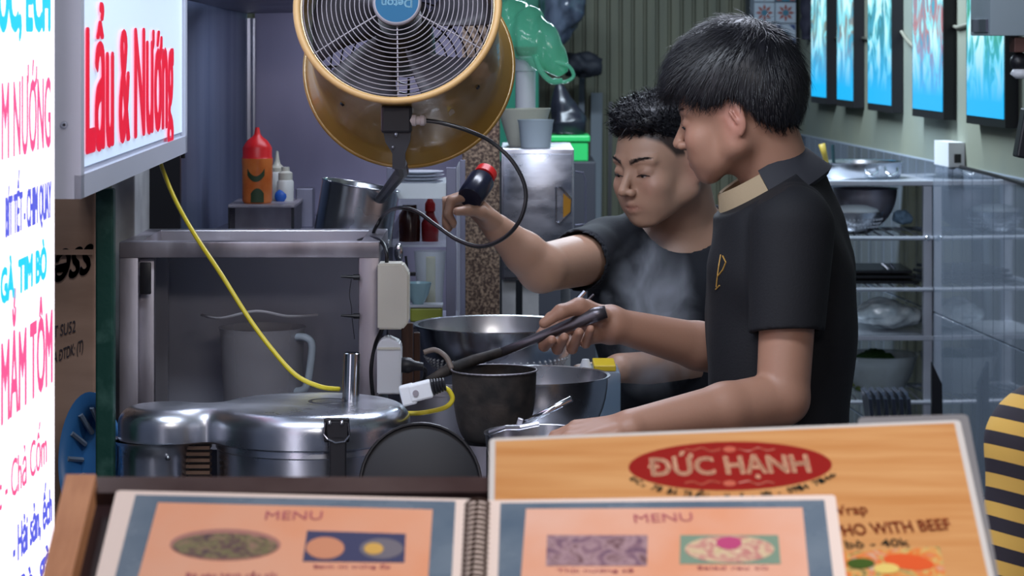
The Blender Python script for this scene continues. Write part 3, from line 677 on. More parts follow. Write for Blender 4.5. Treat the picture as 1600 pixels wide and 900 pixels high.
# ------------------------------------------------------------------ the drum fan
YFN = 3.85
Fc = P(621, 8, YFN); Rc = P(639, 104, YFN + 0.25); ax = (Fc - Rc).normalized(); Lf = (Fc - Rc).length
fan = thing('drum_fan', 'round mustard yellow drum fan with wire grille hanging over the stall', 'fan', Rc)
fm = frame(Rc, ax, (1, 0, 0)); rf = 161 / F * YFN; rr = 163 / F * (YFN + 0.25)
bm = NB(); lathe(bm, [(rr, 0), (rr - 0.001, 0.003), (rr - 0.012, 0.02), (rf * 0.955, 0.04), (rf * 0.95, Lf - 0.03), (rf * 0.97, Lf - 0.012), (rf - 0.002, Lf - 0.003), (rf - 0.010, Lf - 0.004), (rf * 0.93, Lf - 0.03), (rf * 0.93, 0.04), (rr - 0.016, 0.016), (rr - 0.004, 0.0)], fm, 96)
obj('barrel', bm, M['mustard'], fan, smooth=True, sharp=50)
bm = NB(); tube(bm, [fm @ Vector(((rf - 0.003) * math.cos(k * PI / 48), (rf - 0.003) * math.sin(k * PI / 48), Lf)) for k in range(96)], 0.0055, 10, closed=True); obj('front_rim', bm, M['mustard_rim'], fan, smooth=True)
bm = NB(); tube(bm, [fm @ Vector(((rr) * math.cos(k * PI / 48), (rr) * math.sin(k * PI / 48), 0)) for k in range(96)], 0.0035, 8, closed=True); obj('rear_rim', bm, M['mustard'], fan, smooth=True)
m_wire = mat('grille_wire', srgb(124, 118, 124), 0.5, 0.3)
bm = NB(); rh = 38 / F * YFN; nr = 15
def dome(r): return Lf - 0.004 + 0.012 * (1 - (r / rf) ** 2)
for k in range(nr):
    r = rh + 0.006 + (rf - 0.012 - rh - 0.006) * k / (nr - 1)
    tube(bm, [fm @ Vector((r * math.cos(q * PI / 36), r * math.sin(q * PI / 36), dome(r))) for q in range(72)], 0.00085, 5, closed=True)
obj('grille_ring', bm, m_wire, fan, smooth=True)
bm = NB()
for k in range(6):
    a_ = k * PI / 3 + PI / 6 + 0.02; tube(bm, [fm @ Vector((r * math.cos(a_), r * math.sin(a_), dome(r) - 0.0015)) for r in np.linspace(rh, rf - 0.004, 6)], 0.0012, 6)
obj('grille_spoke', bm, m_wire, fan)
# the guard at the back, blades, motor
bm = NB()
for k in range(9):
    r = 0.03 + (rr - 0.04) * k / 8; tube(bm, [fm @ Vector((r * math.cos(q * PI / 24), r * math.sin(q * PI / 24), 0.004)) for q in range(48)], 0.0014, 5, closed=True)
for k in range(8):
    a_ = k * PI / 4; tube(bm, [fm @ Vector((r * math.cos(a_), r * math.sin(a_), 0.003)) for r in (0.02, rr - 0.002)], 0.0022, 5)
obj('rear_guard', bm, M['blackmetal'], fan)
m_blade = mat('dusty_blade', (0.02, 0.02, 0.026, 1), 0.55, 0.0, col2=(0.05, 0.045, 0.06, 1), scale=20)
for k in range(5):
    a0 = k * 2 * PI / 5 + 0.25; bm = NB(); g = []
    for i in range(9):
        r = 0.03 + (rf * 0.9 - 0.03) * i / 8; row = []
        for j in range(6):
            wv = (j / 5 - 0.5); aa = a0 + wv * (0.75 + 0.25 * i / 8) + 0.25 * i / 8
            row.append(bm.verts.new(fm @ Vector((r * math.cos(aa), r * math.sin(aa), Lf * 0.62 - wv * (0.065 - 0.03 * i / 8)))))
        g.append(row)
    for i in range(8):
        for j in range(5): bm.faces.new((g[i][j], g[i][j + 1], g[i + 1][j + 1], g[i + 1][j]))
    o = obj('blade', bm, m_blade, fan, smooth=True); md = o.modifiers.new('s', 'SOLIDIFY'); md.thickness = 0.0025
bm = NB(); lathe(bm, [(0, Lf * 0.25), (0.04, Lf * 0.25), (0.045, Lf * 0.3), (0.045, Lf * 0.72), (0.032, Lf * 0.8), (0, Lf * 0.8)], fm, 28); obj('motor', bm, M['blackmetal'], fan, smooth=True, sharp=40)
m_teal = mat('teal_badge', srgb(12, 72, 104), 0.8)
bm = NB(); lathe(bm, [(0, Lf + 0.0125), (rh - 0.004, Lf + 0.0125), (rh - 0.004, Lf + 0.009), (0, Lf + 0.009)], fm, 48); badge = obj('badge', bm, m_teal, fan)
bm = NB(); lathe(bm, [(rh - 0.004, Lf + 0.013), (rh, Lf + 0.0125), (rh, Lf + 0.006), (rh - 0.004, Lf + 0.008), (rh - 0.004, Lf + 0.013)], fm, 48); obj('badge_ring', bm, m_wire, fan, smooth=True)
u3 = (fm.to_3x3() @ Vector((1, 0, 0))); v3 = (fm.to_3x3() @ Vector((0, 1, 0)))
o_ = fm @ Vector((0, 0, Lf + 0.0126))
if v3.z < 0: v3 = -v3
if u3.x < 0: u3 = -u3
ccx = o_ + v3 * 0.004
text('Deton', mat('faded_white_print', srgb(120, 168, 190), 0.5), fan, ccx + u3 * 0.022 , ccx - u3 * 0.022, 0.0125, -v3, ax, off=0.0002, th=0.0003, bold=0.02, label='upside down badge lettering')
# bolts on the barrel
def onbarrel(px, py):
    """point of the barrel's skin seen at a pixel"""
    o0 = Vector((0, 0, CAMZ)); d = Vector(((px - 800) / F, 1, -(py - HZ) / F)); inv = fm.inverted(); lo_ = inv @ o0; ld = inv.to_3x3() @ d
    R = rf * 0.953; A = ld.x ** 2 + ld.y ** 2; B = 2 * (lo_.x * ld.x + lo_.y * ld.y); C_ = lo_.x ** 2 + lo_.y ** 2 - R * R
    t = (-B - math.sqrt(max(0, B * B - 4 * A * C_))) / (2 * A); p = lo_ + ld * t
    return fm @ p, (fm.to_3x3() @ Vector((p.x, p.y, 0))).normalized()
for px, py in ((535, 162), (547, 208), (746, 136), (753, 180)):
    p, n = onbarrel(px, py); obj('bolt', lathe(NB(), [(0, 0.003), (0.003, 0.0028), (0.0038, 0)], frame(p, n), 8), M['blackmetal'], fan)
for px, py, rr_ in ((705, 175, 0.008),):
    p, n = onbarrel(px, py); obj('torn_sticker', prism(NB(), [frame(p, n) @ Vector(q) for q in ((-0.003, -0.014, 0), (0.006, -0.01, 0), (0.004, 0.006, 0), (0.0, 0.014, 0), (-0.005, 0.004, 0))], n * 0.0006), mat('old_sticker', srgb(186, 170, 150), 0.7), fan)
# bracket, arm, cable gland, cable
p, n = onbarrel(620, 178)
fb = frame(p, n, (1, 0, 0)); dn = (fb.to_3x3() @ Vector((0, 1, 0)))
Yb_ = p.y - 0.02
bm = NB(); box(bm, P(620, 186, Yb_), (0.044, 0.03, 0.040), bev=0.004)
prism(bm, [P(x, y, Yb_ - 0.012) for x, y in ((599, 206), (642, 206), (641, 220), (633, 240), (633, 264), (613, 264), (613, 240), (602, 222))], (0, 0.02, 0))
obj('bracket', bm, M['black'], fan)
bm = NB(); sphere(bm, P(619, 210, Yb_ - 0.014), 0.003, u=8, v=6); sphere(bm, P(614, 230, Yb_ - 0.014), 0.002, u=8, v=6); obj('bracket_screw', bm, M['steel'], fan)
m_arm = mat('grey_painted_arm', srgb(66, 68, 76), 0.4, 0.5)
bm = NB(); tube(bm, [P(625, 255, Yb_), P(628, 268, Yb_ + 0.05), P(603, 300, 4.75), P(574, 336, 5.25), Vector((wp(574, 5.3), 5.3, ZC + 0.004))], 0.0085, 10, flat=1.2); obj('arm', bm, m_arm, fan, smooth=False)
obj('arm_foot', lathe(NB(), [(0, 0.006), (0.03, 0.006), (0.032, 0), (0, 0)], Matrix.Translation((wp(574, 5.3), 5.3, ZC)), 24), m_arm, fan)
bm = NB(); lathe(bm, [(0.0, -0.002), (0.0085, -0.002), (0.0085, 0.006), (0.0065, 0.007), (0.0065, 0.012), (0.0078, 0.013), (0.0078, 0.018), (0.0045, 0.021), (0, 0.021)], frame(P(643, 188, Yb_ - 0.006), (1, 0, 0)), 18); obj('cable_gland', bm, mat('pale_gland', srgb(190, 180, 180), 0.4), fan, smooth=True, sharp=40)
tag(obj('black_cable', tube(NB(), sm([P(662, 188, Yb_ - 0.006), P(690, 192, Yb_ - 0.01), P(728, 203, Yb_ - 0.01), P(768, 222, Yb_), P(802, 254, Yb_), P(821, 296, Yb_), P(815, 338, Yb_), P(790, 370, Yb_ + 0.02), P(752, 385, Yb_ + 0.05), P(715, 375, Yb_ + 0.1), P(680, 351, Yb_ + 0.16), P(650, 330, Yb_ + 0.2), P(622, 325, Yb_ + 0.26), P(601, 335, 4.44), P(587, 356, 4.48), P(578, 376, 4.5), P(560, 384, 4.53), P(540, 380, 4.54)], 8), 0.0031, 10), M['rubber'], smooth=True), 'long black cable looping from the fan to the top of the stall', 'cable')
# hanger of the fan
bm = NB(); tube(bm, [fm @ Vector((0, rf * 0.95 * (1 if (fm.to_3x3() @ Vector((0, 1, 0))).z > 0 else -1), Lf * 0.5)), Vector((Fc.x, Fc.y + 0.1, 2.75))], 0.008, 8); obj('hanging_rod', bm, M['steel'], fan)
# ------------------------------------------------------------------ glass display case right of the hood
YD = 5.0
dc = thing('display_case', 'clear plastic and steel display case with shelves of cups and bottles', 'display case', (wp(660, YD), YD, 0))
def dbar(name, px0, py0, px1, py1, Y, d, m): a = P(px0, py0, Y); b = P(px1, py1, Y); return obj(name, slab(NB(), (a.x, Y, b.z), (b.x, Y + d, a.z), bev=0.0008), m, dc)
m_post = mat('bluish_steel_post', srgb(128, 130, 150), 0.35, 0.5)
dbar('post', 697, 262, 712, 560, YD, 0.015, m_post); dbar('post', 604, 262, 614, 560, YD + 0.22, 0.012, m_post); dbar('post', 719, 250, 727, 560, YD + 0.22, 0.012, m_post)
a = P(606, 505, YD); b = P(712, 505, YD)
zs = a.z
obj('shelf', slab(NB(), (a.x, YD, zs - 0.008), (b.x, YD + 0.23, zs), bev=0.001), m_post, dc)
z2 = P(0, 388, YD).z; obj('shelf', slab(NB(), (a.x, YD + 0.08, z2 - 0.004), (b.x, YD + 0.23, z2)), M['clear'], dc)
obj('pane', slab(NB(), (b.x + 0.001, YD + 0.016, zs), (b.x + 0.004, YD + 0.22, P(0, 262, YD).z)), M['clear'], dc)
obj('base_frame', slab(NB(), (a.x, YD + 0.01, 0), (b.x, YD + 0.22, zs - 0.009)), M['steel_dark'], dc)
a = P(612, 286, YD); b = P(697, 310, YD)
tt = thing('plate_tray', 'shallow milky tray on top of the display case carrying white plates', 'tray', ((a.x + b.x) / 2, YD + 0.1, b.z))
bm = NB(); slab(bm, (a.x, YD - 0.01, b.z), (b.x, YD + 0.2, b.z + 0.003)); obj('base', bm, M['clear_white'], tt)
for nm, p, q in (('rim_side', (a.x, YD - 0.01), (b.x, YD - 0.007)), ('rim_side', (a.x, YD + 0.197), (b.x, YD + 0.2)), ('rim_side', (a.x, YD - 0.007), (a.x + 0.003, YD + 0.197)), ('rim_side', (b.x - 0.003, YD - 0.007), (b.x, YD + 0.197))):
    obj(nm, slab(NB(), (*p, b.z + 0.003), (*q, a.z)), M['clear_white'], tt)
obj('bracket', slab(NB(), (a.x + 0.004, YD + 0.222, z2), (b.x - 0.004, YD + 0.228, b.z)), M['clear'], dc)
zq = b.z + 0.003; cxp = wp(655, YD + 0.095)
PLN = ['lowest', 'second lowest', 'third lowest', 'middle', 'third highest', 'second highest', 'topmost']
PLN[3], PLN[2], PLN[4] = 'exact middle', 'third from the bottom,', 'third from the top,'
m_plate = mat('white_melamine', srgb(190, 196, 206), 0.3)
for k in range(7):
    bm = NB(); lathe(bm, [(0, 0), (0.026, 0), (0.045, 0.0045), (0.047, 0.006), (0.044, 0.006), (0.026, 0.002), (0, 0.002)], Matrix.Translation((cxp + random.uniform(-.001, .001), YD + 0.095, zq + k * 0.0062)), 36)
    tag(obj('plate', bm, m_plate, smooth=True, sharp=40), PLN[k] + ' white plate of the stack on the milky tray', 'plate', 'stacked white plates on the tray')
def lobj(name, label, cat, c, prof, m, seg=32, group=None, **k):
    bm = NB(); lathe(bm, prof, Matrix.Translation(c), seg); return tag(obj(name, bm, m, smooth=True, sharp=40), label, cat, group)
def cupprof(r0, r1, h, t=0.0012): return [(0, 0), (r0, 0), (r1, h), (r1 - t, h), (r0 - t, t), (0, t)]
c = P(0, 0, YD + 0.09); 
# tumbler with yellow straws, red bottle, bowl, container
lobj('plastic_tumbler', 'tall clear plastic tumbler in the display case', 'tumbler', (wp(672, 5.12), 5.12, zs), cupprof(0.022, 0.031, 0.125), M['clear'])
m_ys = mat('yellow_pack', srgb(168, 160, 92), 0.5)
tag(obj('paper_pack', box(NB(), (wp(673, 5.12), 5.12, zs + 0.064), (0.018, 0.012, 0.10), bev=0.002), m_ys), 'small yellowish pack standing inside the clear tumbler', 'pack')
rb = thing('chilli_bottle', 'red topped clear bottle on the middle shelf of the display case', 'bottle', (wp(672, 5.17), 5.17, z2))
bm = NB(); lathe(bm, [(0, 0), (0.016, 0), (0.017, 0.035), (0.010, 0.048), (0.008, 0.058), (0, 0.058)], Matrix.Translation((wp(672, 5.17), 5.17, z2)), 24); obj('bottle_body', bm, mat('dull_red', srgb(150, 34, 40), 0.3), rb, smooth=True)
bm = NB(); lathe(bm, [(0, 0.058), (0.010, 0.058), (0.010, 0.072), (0.004, 0.082), (0, 0.083)], Matrix.Translation((wp(672, 5.17), 5.17, z2)), 24); obj('cap', bm, M['red'], rb, smooth=True)
lobj('brown_jar', 'dark brown jar beside the red bottle in the display case', 'jar', (wp(640, 5.17), 5.17, z2), [(0, 0), (0.02, 0), (0.021, 0.05), (0.014, 0.06), (0.014, 0.07), (0, 0.07)], mat('brown_glass', srgb(60, 30, 26), 0.2))
a = P(641, 476, YD + 0.03); b = P(691, 505, YD + 0.03)
yc = thing('lime_container', 'flat lime yellow container with white lid in the display case', 'container', ((a.x + b.x) / 2, YD + 0.06, zs))
obj('tub', slab(NB(), (a.x, YD + 0.022, zs), (b.x, YD + 0.07, a.z - 0.006), bev=0.003), mat('lime_plastic', srgb(150, 160, 66), 0.4), yc)
obj('lid', slab(NB(), (a.x - 0.001, YD + 0.021, a.z - 0.005), (b.x + 0.001, YD + 0.071, a.z), bev=0.001), m_plate, yc)
lobj('small_bowl', 'pale blue bowl stacked on the lime container in the display case', 'bowl', (wp(653, YD + 0.045), YD + 0.045, a.z), [(0, 0), (0.010, 0), (0.020, 0.018), (0.0255, 0.040), (0.0243, 0.040), (0.018, 0.018), (0.009, 0.002), (0, 0.002)], mat('pale_blue_melamine', srgb(160, 196, 206), 0.25))
sp = thing('serving_spoon', 'polished steel spoon hanging at the left post of the display case', 'spoon', P(623, 395, 4.95))
bm = NB(); sphere(bm, P(623, 395, 4.95), (0.0085, 0.005, 0.018)); obj('spoon_bowl', bm, M['chrome'], sp, smooth=True)
bm = NB(); tube(bm, [P(624, 408, 4.95), P(628, 450, 4.95), P(630, 500, 4.96)], 0.0018, 6); obj('spoon_handle', bm, M['chrome'], sp)
bm = NB(); tube(bm, [P(634, 400, 4.93), P(637, 426, 4.93)], 0.0022, 6); box(bm, P(642, 428, 4.93), (0.018, 0.01, 0.007), bev=0.001)
tag(stuff(obj('black_clip', bm, M['black'])), 'small black clip right of the steel spoon', 'clip'); 

# ------------------------------------------------------------------ steel locker box with handle, tubs, canister, bags
YX = 5.9
a = P(783, 233, YX); b = P(897, 438, YX)
lk = thing('steel_locker', 'scuffed stainless steel box with a trapezoid wire handle on pale legs', 'cabinet', ((a.x + b.x) / 2, YX + 0.2, 0))
obj('body', slab(NB(), (a.x, YX + 0.008, b.z), (b.x, YX + 0.36, a.z), bev=0.003), M['steel'], lk, smooth=True, sharp=40)
m_door = mat('scuffed_door_steel', (0.30, 0.32, 0.38, 1), 0.3, 0.85, col2=(0.46, 0.47, 0.54, 1), scale=9, stretch=(1, 1, 2.5), rvar=0.12, bump=0.15, bscale=10)
dr = obj('door', slab(NB(), (a.x + 0.004, YX, b.z + 0.006), (b.x - 0.004, YX + 0.007, a.z - 0.01), bev=0.002), m_door, lk, smooth=True, sharp=40)
bm = NB(); hp = [(869, 292), (869, 347), (873, 349), (892, 331), (893, 310), (876, 292)]
tube(bm, [P(x, y, YX - 0.006) for x, y in hp], 0.0018, 6, closed=True); obj('handle', bm, M['chrome'], dr)
m_amber = mat('amber_reflector', srgb(168, 118, 34), 0.3)
bm = NB(); prism(bm, [P(x, y, YX - 0.003) for x, y in ((880, 302), (880, 342), (891, 330), (892, 312))], (0, 0.002, 0)); obj('amber_plate', bm, m_amber, dr)
for px, w_ in ((795, 22), (829, 26)):
    c0 = P(px - w_ / 2, 438, YX + 0.03); c1 = P(px + w_ / 2, 438, YX + 0.03)
    obj('leg', slab(NB(), (c0.x, YX + 0.03, 0), (c1.x, YX + 0.06, b.z - 0.001), bev=0.002), m_pale, lk)
obj('leg', slab(NB(), (wp(880, YX), YX + 0.3, 0), (wp(896, YX), YX + 0.33, b.z - 0.001), bev=0.002), m_pale, lk)
bm = NB(); tube(bm, [P(899, 268, 6.0), P(911, 270, 6.0), P(915, 282, 6.0), P(915, 350, 6.0), P(899, 352, 6.0)], 0.0026, 6); obj('side_hook', bm, m_post, lk)
zt3 = a.z
def tub(name, label, px0, px1, pyt, Y, tilt, m, z=zt3, flare=0.8):
    s = Y / F; r = (px1 - px0) / 2 * s; h = (P(0, pyt, Y).z - z); c = ((px0 + px1) / 2 - 800) * s
    bm = NB(); lathe(bm, [(0, 0), (r * flare, 0), (r * 0.93, h * 0.86), (r, h), (r - 0.002, h), (r * 0.9, h * 0.85), (r * flare - 0.002, 0.002), (0, 0.002)], Matrix.Translation((c, Y, z)) @ Matrix.Rotation(tilt, 4, 'Y'), 36)
    return tag(obj(name, bm, m, smooth=True, sharp=40), label, 'tub')
tub('plastic_tub', 'milky plastic tub on the steel box, front one', 808, 866, 187, 5.99, 0, mat('tub_plastic', srgb(190, 206, 216), 0.3, alpha=0.86))
tub('plastic_tub', 'wider yellowish plastic tub standing behind the milky tub', 778, 862, 170, 6.105, -0.02, mat('aged_tub', srgb(206, 208, 190), 0.35, alpha=0.92), flare=0.6)
cn = thing('white_canister', 'slim white canister with banded top under the beige bowl', 'canister', (wp(821, 6.2), 6.22, zt3))
r = 17 * 6.2 / F; zc_ = P(0, 88, 6.2).z
bm = NB(); lathe(bm, [(0, zt3), (r * 0.93, zt3), (r * 0.93, zc_ - 0.035), (0, zc_ - 0.035)], Matrix.Translation((wp(821, 6.2), 6.22, 0)), 28); obj('body', bm, M['white'], cn, smooth=True, sharp=40)
bm = NB(); lathe(bm, [(0, zc_ - 0.034), (r, zc_ - 0.034), (r, zc_), (0, zc_)], Matrix.Translation((wp(821, 6.2), 6.22, 0)), 28); obj('lid', bm, M['white'], cn, smooth=True, sharp=40)
lobj('beige_bowl', 'beige bowl on top of the white canister under the green bag', 'bowl', (wp(821, 6.2), 6.22, zc_), [(0, 0), (0.02, 0), (0.033, 0.012), (0.035, 0.022), (0.031, 0.022), (0.02, 0.006), (0, 0.005)], mat('beige_ceramic', srgb(128, 116, 90), 0.5))

def crumple(name, label, cat, pts, radii, m, amp=0.12, freq=26.0, seed=0, flat=1.0, sub=40, parent=None, st=False):
    """a soft bag: a closed tube along pts, folded by noise"""
    r_ = np.random.default_rng(seed); pts = sm(pts, 10); n = len(pts)
    rad = np.interp(np.linspace(0, 1, n), np.linspace(0, 1, len(radii)), radii)
    bm = NB(); tube(bm, pts, [float(x) for x in rad], sub, flat=flat)
    w_ = r_.normal(size=(7, 3)) * freq; ph = r_.uniform(0, 6.28, 7)
    bm.normal_update()
    for v in bm.verts:
        p = np.array(v.co); q = np.abs(np.sin((w_ @ p) + ph)); f = float((1 - q[:4]).sum() / 2 - (q[4:]).sum() / 3)
        k = min(range(0, n, 3), key=lambda i: (pts[i] - v.co).length); v.co += v.normal * f * amp * float(rad[k])
    o = obj(name, bm, m, parent, smooth=True)
    return tag(o, label, cat) if parent is None else o
m_gbag = mat('green_bag_film', srgb(120, 228, 184), 0.16, alpha=0.52, coat=0.5, sss=0)
gbg = crumple('green_plastic_bag', 'shiny translucent green plastic carrier bag slumped over the canister', 'bag', [P(780, 14, 6.2), P(805, 40, 6.2), P(835, 62, 6.17), P(862, 92, 6.16), P(880, 116, 6.16)], [0.035, 0.062, 0.058, 0.04, 0.012], m_gbag, amp=0.2, freq=24, seed=3, flat=0.7)
for pts in ([P(866, 96, 6.14), P(888, 103, 6.14), P(896, 119, 6.14), P(882, 128, 6.14), P(866, 124, 6.15)], [P(836, 86, 6.13), P(846, 112, 6.13), P(862, 127, 6.13), P(878, 126, 6.14)]):
    obj('bag_handle', tube(NB(), sm(pts), 0.0045, 8, flat=1.5), m_gbag, gbg, smooth=True)
YW = 9.3
m_gryb = mat('grey_film', srgb(100, 110, 128), 0.25, col2=srgb(52, 58, 72), scale=14, stretch=(1, 1, 0.3), coat=0.4)
gg = crumple('grey_plastic_roll', 'crinkled grey plastic film hanging high on the back wall', 'plastic film', [P(893, -30, YW), P(880, 10, YW), P(868, 45, YW), P(860, 72, YW)], [0.08, 0.095, 0.07, 0.03], m_gryb, amp=0.3, freq=20, seed=5, flat=0.8)
obj('hanging_cord', tube(NB(), [P(893, -28, YW), Vector((P(893, 0, YW).x, 9.6, 2.7))], 0.004, 6), M['black'], gg)
tag(crumple('dark_cloth_bundle', 'dark cloth bundle on the back wall right of the green bag', 'cloth', [P(882, 104, 9.5), P(905, 100, 9.5), P(940, 104, 9.5)], [0.03, 0.05, 0.03], mat('dark_cloth', (0.012, 0.014, 0.022, 1), 0.7), amp=0.35, freq=30, seed=8, flat=1.2), 'dark cloth bundle on the back wall right of the green bag', 'cloth')
# green crate with black bag on a low cupboard
YG = 8.6
a = P(858, 212, YG); b = P(922, 252, YG)
cb = obj('low_cupboard', slab(NB(), (wp(838, YG), YG - 0.05, 0), (wp(930, YG), YG + 0.4, b.z), bev=0.003), mat('dark_cupboard', srgb(44, 44, 52), 0.6)); tag(cb, 'dark low cupboard under the bright green crate', 'cupboard')
gc = thing('green_crate', 'bright green plastic crate below the black bag', 'crate', ((a.x + b.x) / 2, YG + 0.1, b.z))
obj('crate_body', slab(NB(), (a.x + 0.006, YG + 0.003, b.z), (b.x - 0.006, YG + 0.2, a.z - 0.02), bev=0.004), M['green'], gc)
obj('crate_rim', slab(NB(), (a.x, YG - 0.003, a.z - 0.02), (b.x, YG + 0.206, a.z), bev=0.004), M['green'], gc)
bb = crumple('black_bag', 'black plastic bag gathered to a point standing on the green crate', 'bag', [P(884, 210, YG + 0.1), P(885, 190, YG + 0.1), P(878, 160, YG + 0.1), P(873, 128, YG + 0.1)], [0.06, 0.062, 0.038, 0.006], mat('black_film', (0.012, 0.013, 0.02, 1), 0.3), amp=0.2, freq=26, seed=11)
# boards and rods leaning at the back
for (x0, x1, y0, xb, Y, m_, lb) in ((925, 943, 146, 0, 9.66, mat('grey_board', srgb(96, 104, 112), 0.6), 'grey board leaning on the corrugated wall, wider one'), (906, 915, 118, 0, 9.6, mat('grey_board_2', srgb(74, 80, 90), 0.6), 'narrow grey lath leaning on the corrugated wall beside the wider board'), (953, 959, 160, 0, 9.55, M['blackmetal'], 'thin black rod leaning on the corrugated wall')):
    a = P(x0, y0, Y); b = P(x1, y0, Y); bm = NB()
    prism(bm, [(a.x, Y + 0.1, a.z), (b.x, Y + 0.1, a.z), (b.x - 0.02, Y - 0.05, 0), (a.x - 0.02, Y - 0.05, 0)], (0, 0.018, 0))
    tag(obj('leaning_board' if x1 - x0 > 7 else 'leaning_rod', bm, m_), lb, 'board' if x1 - x0 > 7 else 'rod')

# ------------------------------------------------------------------ cooking station
ZW = 0.93
wk = thing('cooking_counter', 'low stainless steel cooking counter under the woks', 'counter', (wp(810, 4.3), 4.3, 0))
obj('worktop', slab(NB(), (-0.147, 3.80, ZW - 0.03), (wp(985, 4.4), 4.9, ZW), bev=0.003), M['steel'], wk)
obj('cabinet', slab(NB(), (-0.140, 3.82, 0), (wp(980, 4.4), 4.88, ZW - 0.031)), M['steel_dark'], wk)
def bowl(name, label, cat, px, py, Y, rx, depth, m, bot=0.5, flange=0.006, holes=None, hm=None, cuts=40, stand=True, M2=None):
    s = Y / F; r = rx * s; c = P(px, py, Y)
    t = thing(name, label, cat, (c.x, c.y, c.z - depth))
    pr = []
    for k in range(12):
        a_ = k / 11 * PI / 2; pr.append((r * (bot + (1 - bot) * math.sin(a_)) if k else 0, -depth * math.cos(a_)))
    pr = [(0, -depth), (r * bot, -depth)] + [(r * (bot + (1 - bot) * math.sin(k / 10 * PI / 2)), -depth * math.cos(k / 10 * PI / 2)) for k in range(1, 11)]
    outer = pr + [(r + flange, 0.001), (r + flange, 0.003), (r - 0.001, 0.002)]
    inner = [(x - 0.0015 if x > 0.002 else 0, z + 0.0015) for x, z in pr][::-1]
    bm = NB(); lathe(bm, outer + inner[1:], Matrix.Translation(c), 64); obj('bowl_body', bm, m, t, smooth=True, sharp=50)
    if holes:
        bm = NB()
        for (f0, rows, n) in holes:
            for j in range(rows):
                q = f0 + j * 0.055; th = q * PI / 2; R_ = r * (bot + (1 - bot) * math.sin(th)); z_ = -depth * math.cos(th)
                nz = Vector((math.sin(th) * depth, 0, -math.cos(th) * r * (1 - bot) * 1.0)); nz = Vector((math.sin(th) + 0.3, 0, -math.cos(th))).normalized()
                for k in range(n):
                    a_ = 2 * PI * (k + 0.5 * (j % 2)) / n; ro = Matrix.Rotation(a_, 3, 'Z')
                    p = c + ro @ Vector((R_, 0, z_)); nn = ro @ nz
                    disc(bm, frame(p - nn * 0.0019, nn), 0.0019, 6, 0.0042)
        stuff(obj('perforations', bm, hm, t))
    return t, c, r
m_hole = mat('hole_dark', (0.01, 0.01, 0.012, 1), 0.8); m_holel = mat('hole_light_paint', (0.60, 0.63, 0.68, 1), 0.5); m_hole2 = mat('hole_reddish', srgb(150, 110, 116), 0.5)  # bright hole colours paint in the light showing through the perforations
def ring_stand(px, Y, r, z1, label):
    c = P(px, 600, Y); t = thing('pot_stand', label, 'stand', (c.x, Y, ZW))
    bm = NB(); lathe(bm, [(r, ZW), (r, z1), (r - 0.004, z1), (r - 0.004, ZW)], Matrix.Translation((c.x, Y, 0)), 40); obj('stand_ring', bm, M['steel_dirty'], t, smooth=True, sharp=40)
    for k in range(3):
        a_ = k * 2 * PI / 3 + 0.5; obj('foot', box(NB(), (c.x + (r + 0.004) * math.cos(a_), Y + (r + 0.004) * math.sin(a_), (ZW + z1) / 2), (0.008, 0.008, z1 - ZW)), M['blackmetal'], t)
t, c, r = bowl('large_colander', 'wide shiny steel colander with rows of holes behind the woks', 'colander', 776, 508, 4.68, 124, 0.085, M['pan'], 0.55, 0.007, holes=[(0.30, 6, 64)], hm=m_holel)
ring_stand(776, 4.68, 0.07, c.z - 0.087, 'steel ring stand under the large colander')
t, c, r = bowl('mixing_bowl', 'wide dull steel bowl right behind the black wok', 'bowl', 832, 588, 4.32, 118, 0.11, M['pan'], 0.42, 0.004, holes=[(0.36, 5, 56)], hm=m_hole2)
ring_stand(832, 4.32, 0.05, c.z - 0.112, 'steel ring stand under the wide dull bowl')
t, c, r = bowl('black_wok', 'small soot blackened wok with steaming food and a looped handle', 'wok', 772, 580, 4.07, 66, 0.105, M['soot'], 0.62, 0.002)
bm = NB(); tube(bm, [c + Vector(((r + 0.001) * math.cos(k * PI / 24), (r + 0.001) * math.sin(k * PI / 24), 0.002)) for k in range(48)], 0.0014, 6, closed=True); obj('rim', bm, M['steel_dirty'], t, smooth=True)
bm = NB(); tube(bm, sm([P(662, 551, 4.1), P(680, 547, 4.1), P(697, 558, 4.09), P(706, 577, 4.08)]), 0.0042, 8); obj('handle', bm, mat('worn_handle', srgb(104, 92, 84), 0.5), t, smooth=True)
bm = NB(); lathe(bm, [(0, -0.055), (r * 0.86, -0.055), (r * 0.8, -0.05), (0, -0.046)], Matrix.Translation(c), 30); obj('food', bm, mat('dark_food', (0.05, 0.03, 0.02, 1), 0.4, col2=(0.12, 0.07, 0.03, 1), scale=60, bump=0.8), t, smooth=True)
ring_stand(766, 4.07, 0.052, c.z - 0.107, 'steel ring stand under the black wok')
t, c, r = bowl('front_pan', 'flat steel pan with clamped bar handle in front of the woks', 'pan', 842, 678, 3.90, 84, 0.05, M['pan'], 0.7, 0.002)
bm = NB(); tube(bm, [P(814, 664, 3.88), P(893, 623, 3.86)], 0.0045, 12); obj('handle', bm, M['chrome'], t, smooth=True)
bm = NB(); box(bm, P(811, 663, 3.88), (0.008, 0.012, 0.018), rot=(0, 0.3, 0), bev=0.001); tube(bm, [P(765, 676, 3.86), P(790, 668, 3.85), P(812, 668, 3.86), P(842, 662, 3.86)], 0.0035, 8); obj('clamp', bm, M['steel'], t)
ring_stand(842, 3.90, 0.05, c.z - 0.052, 'steel ring stand under the front pan')
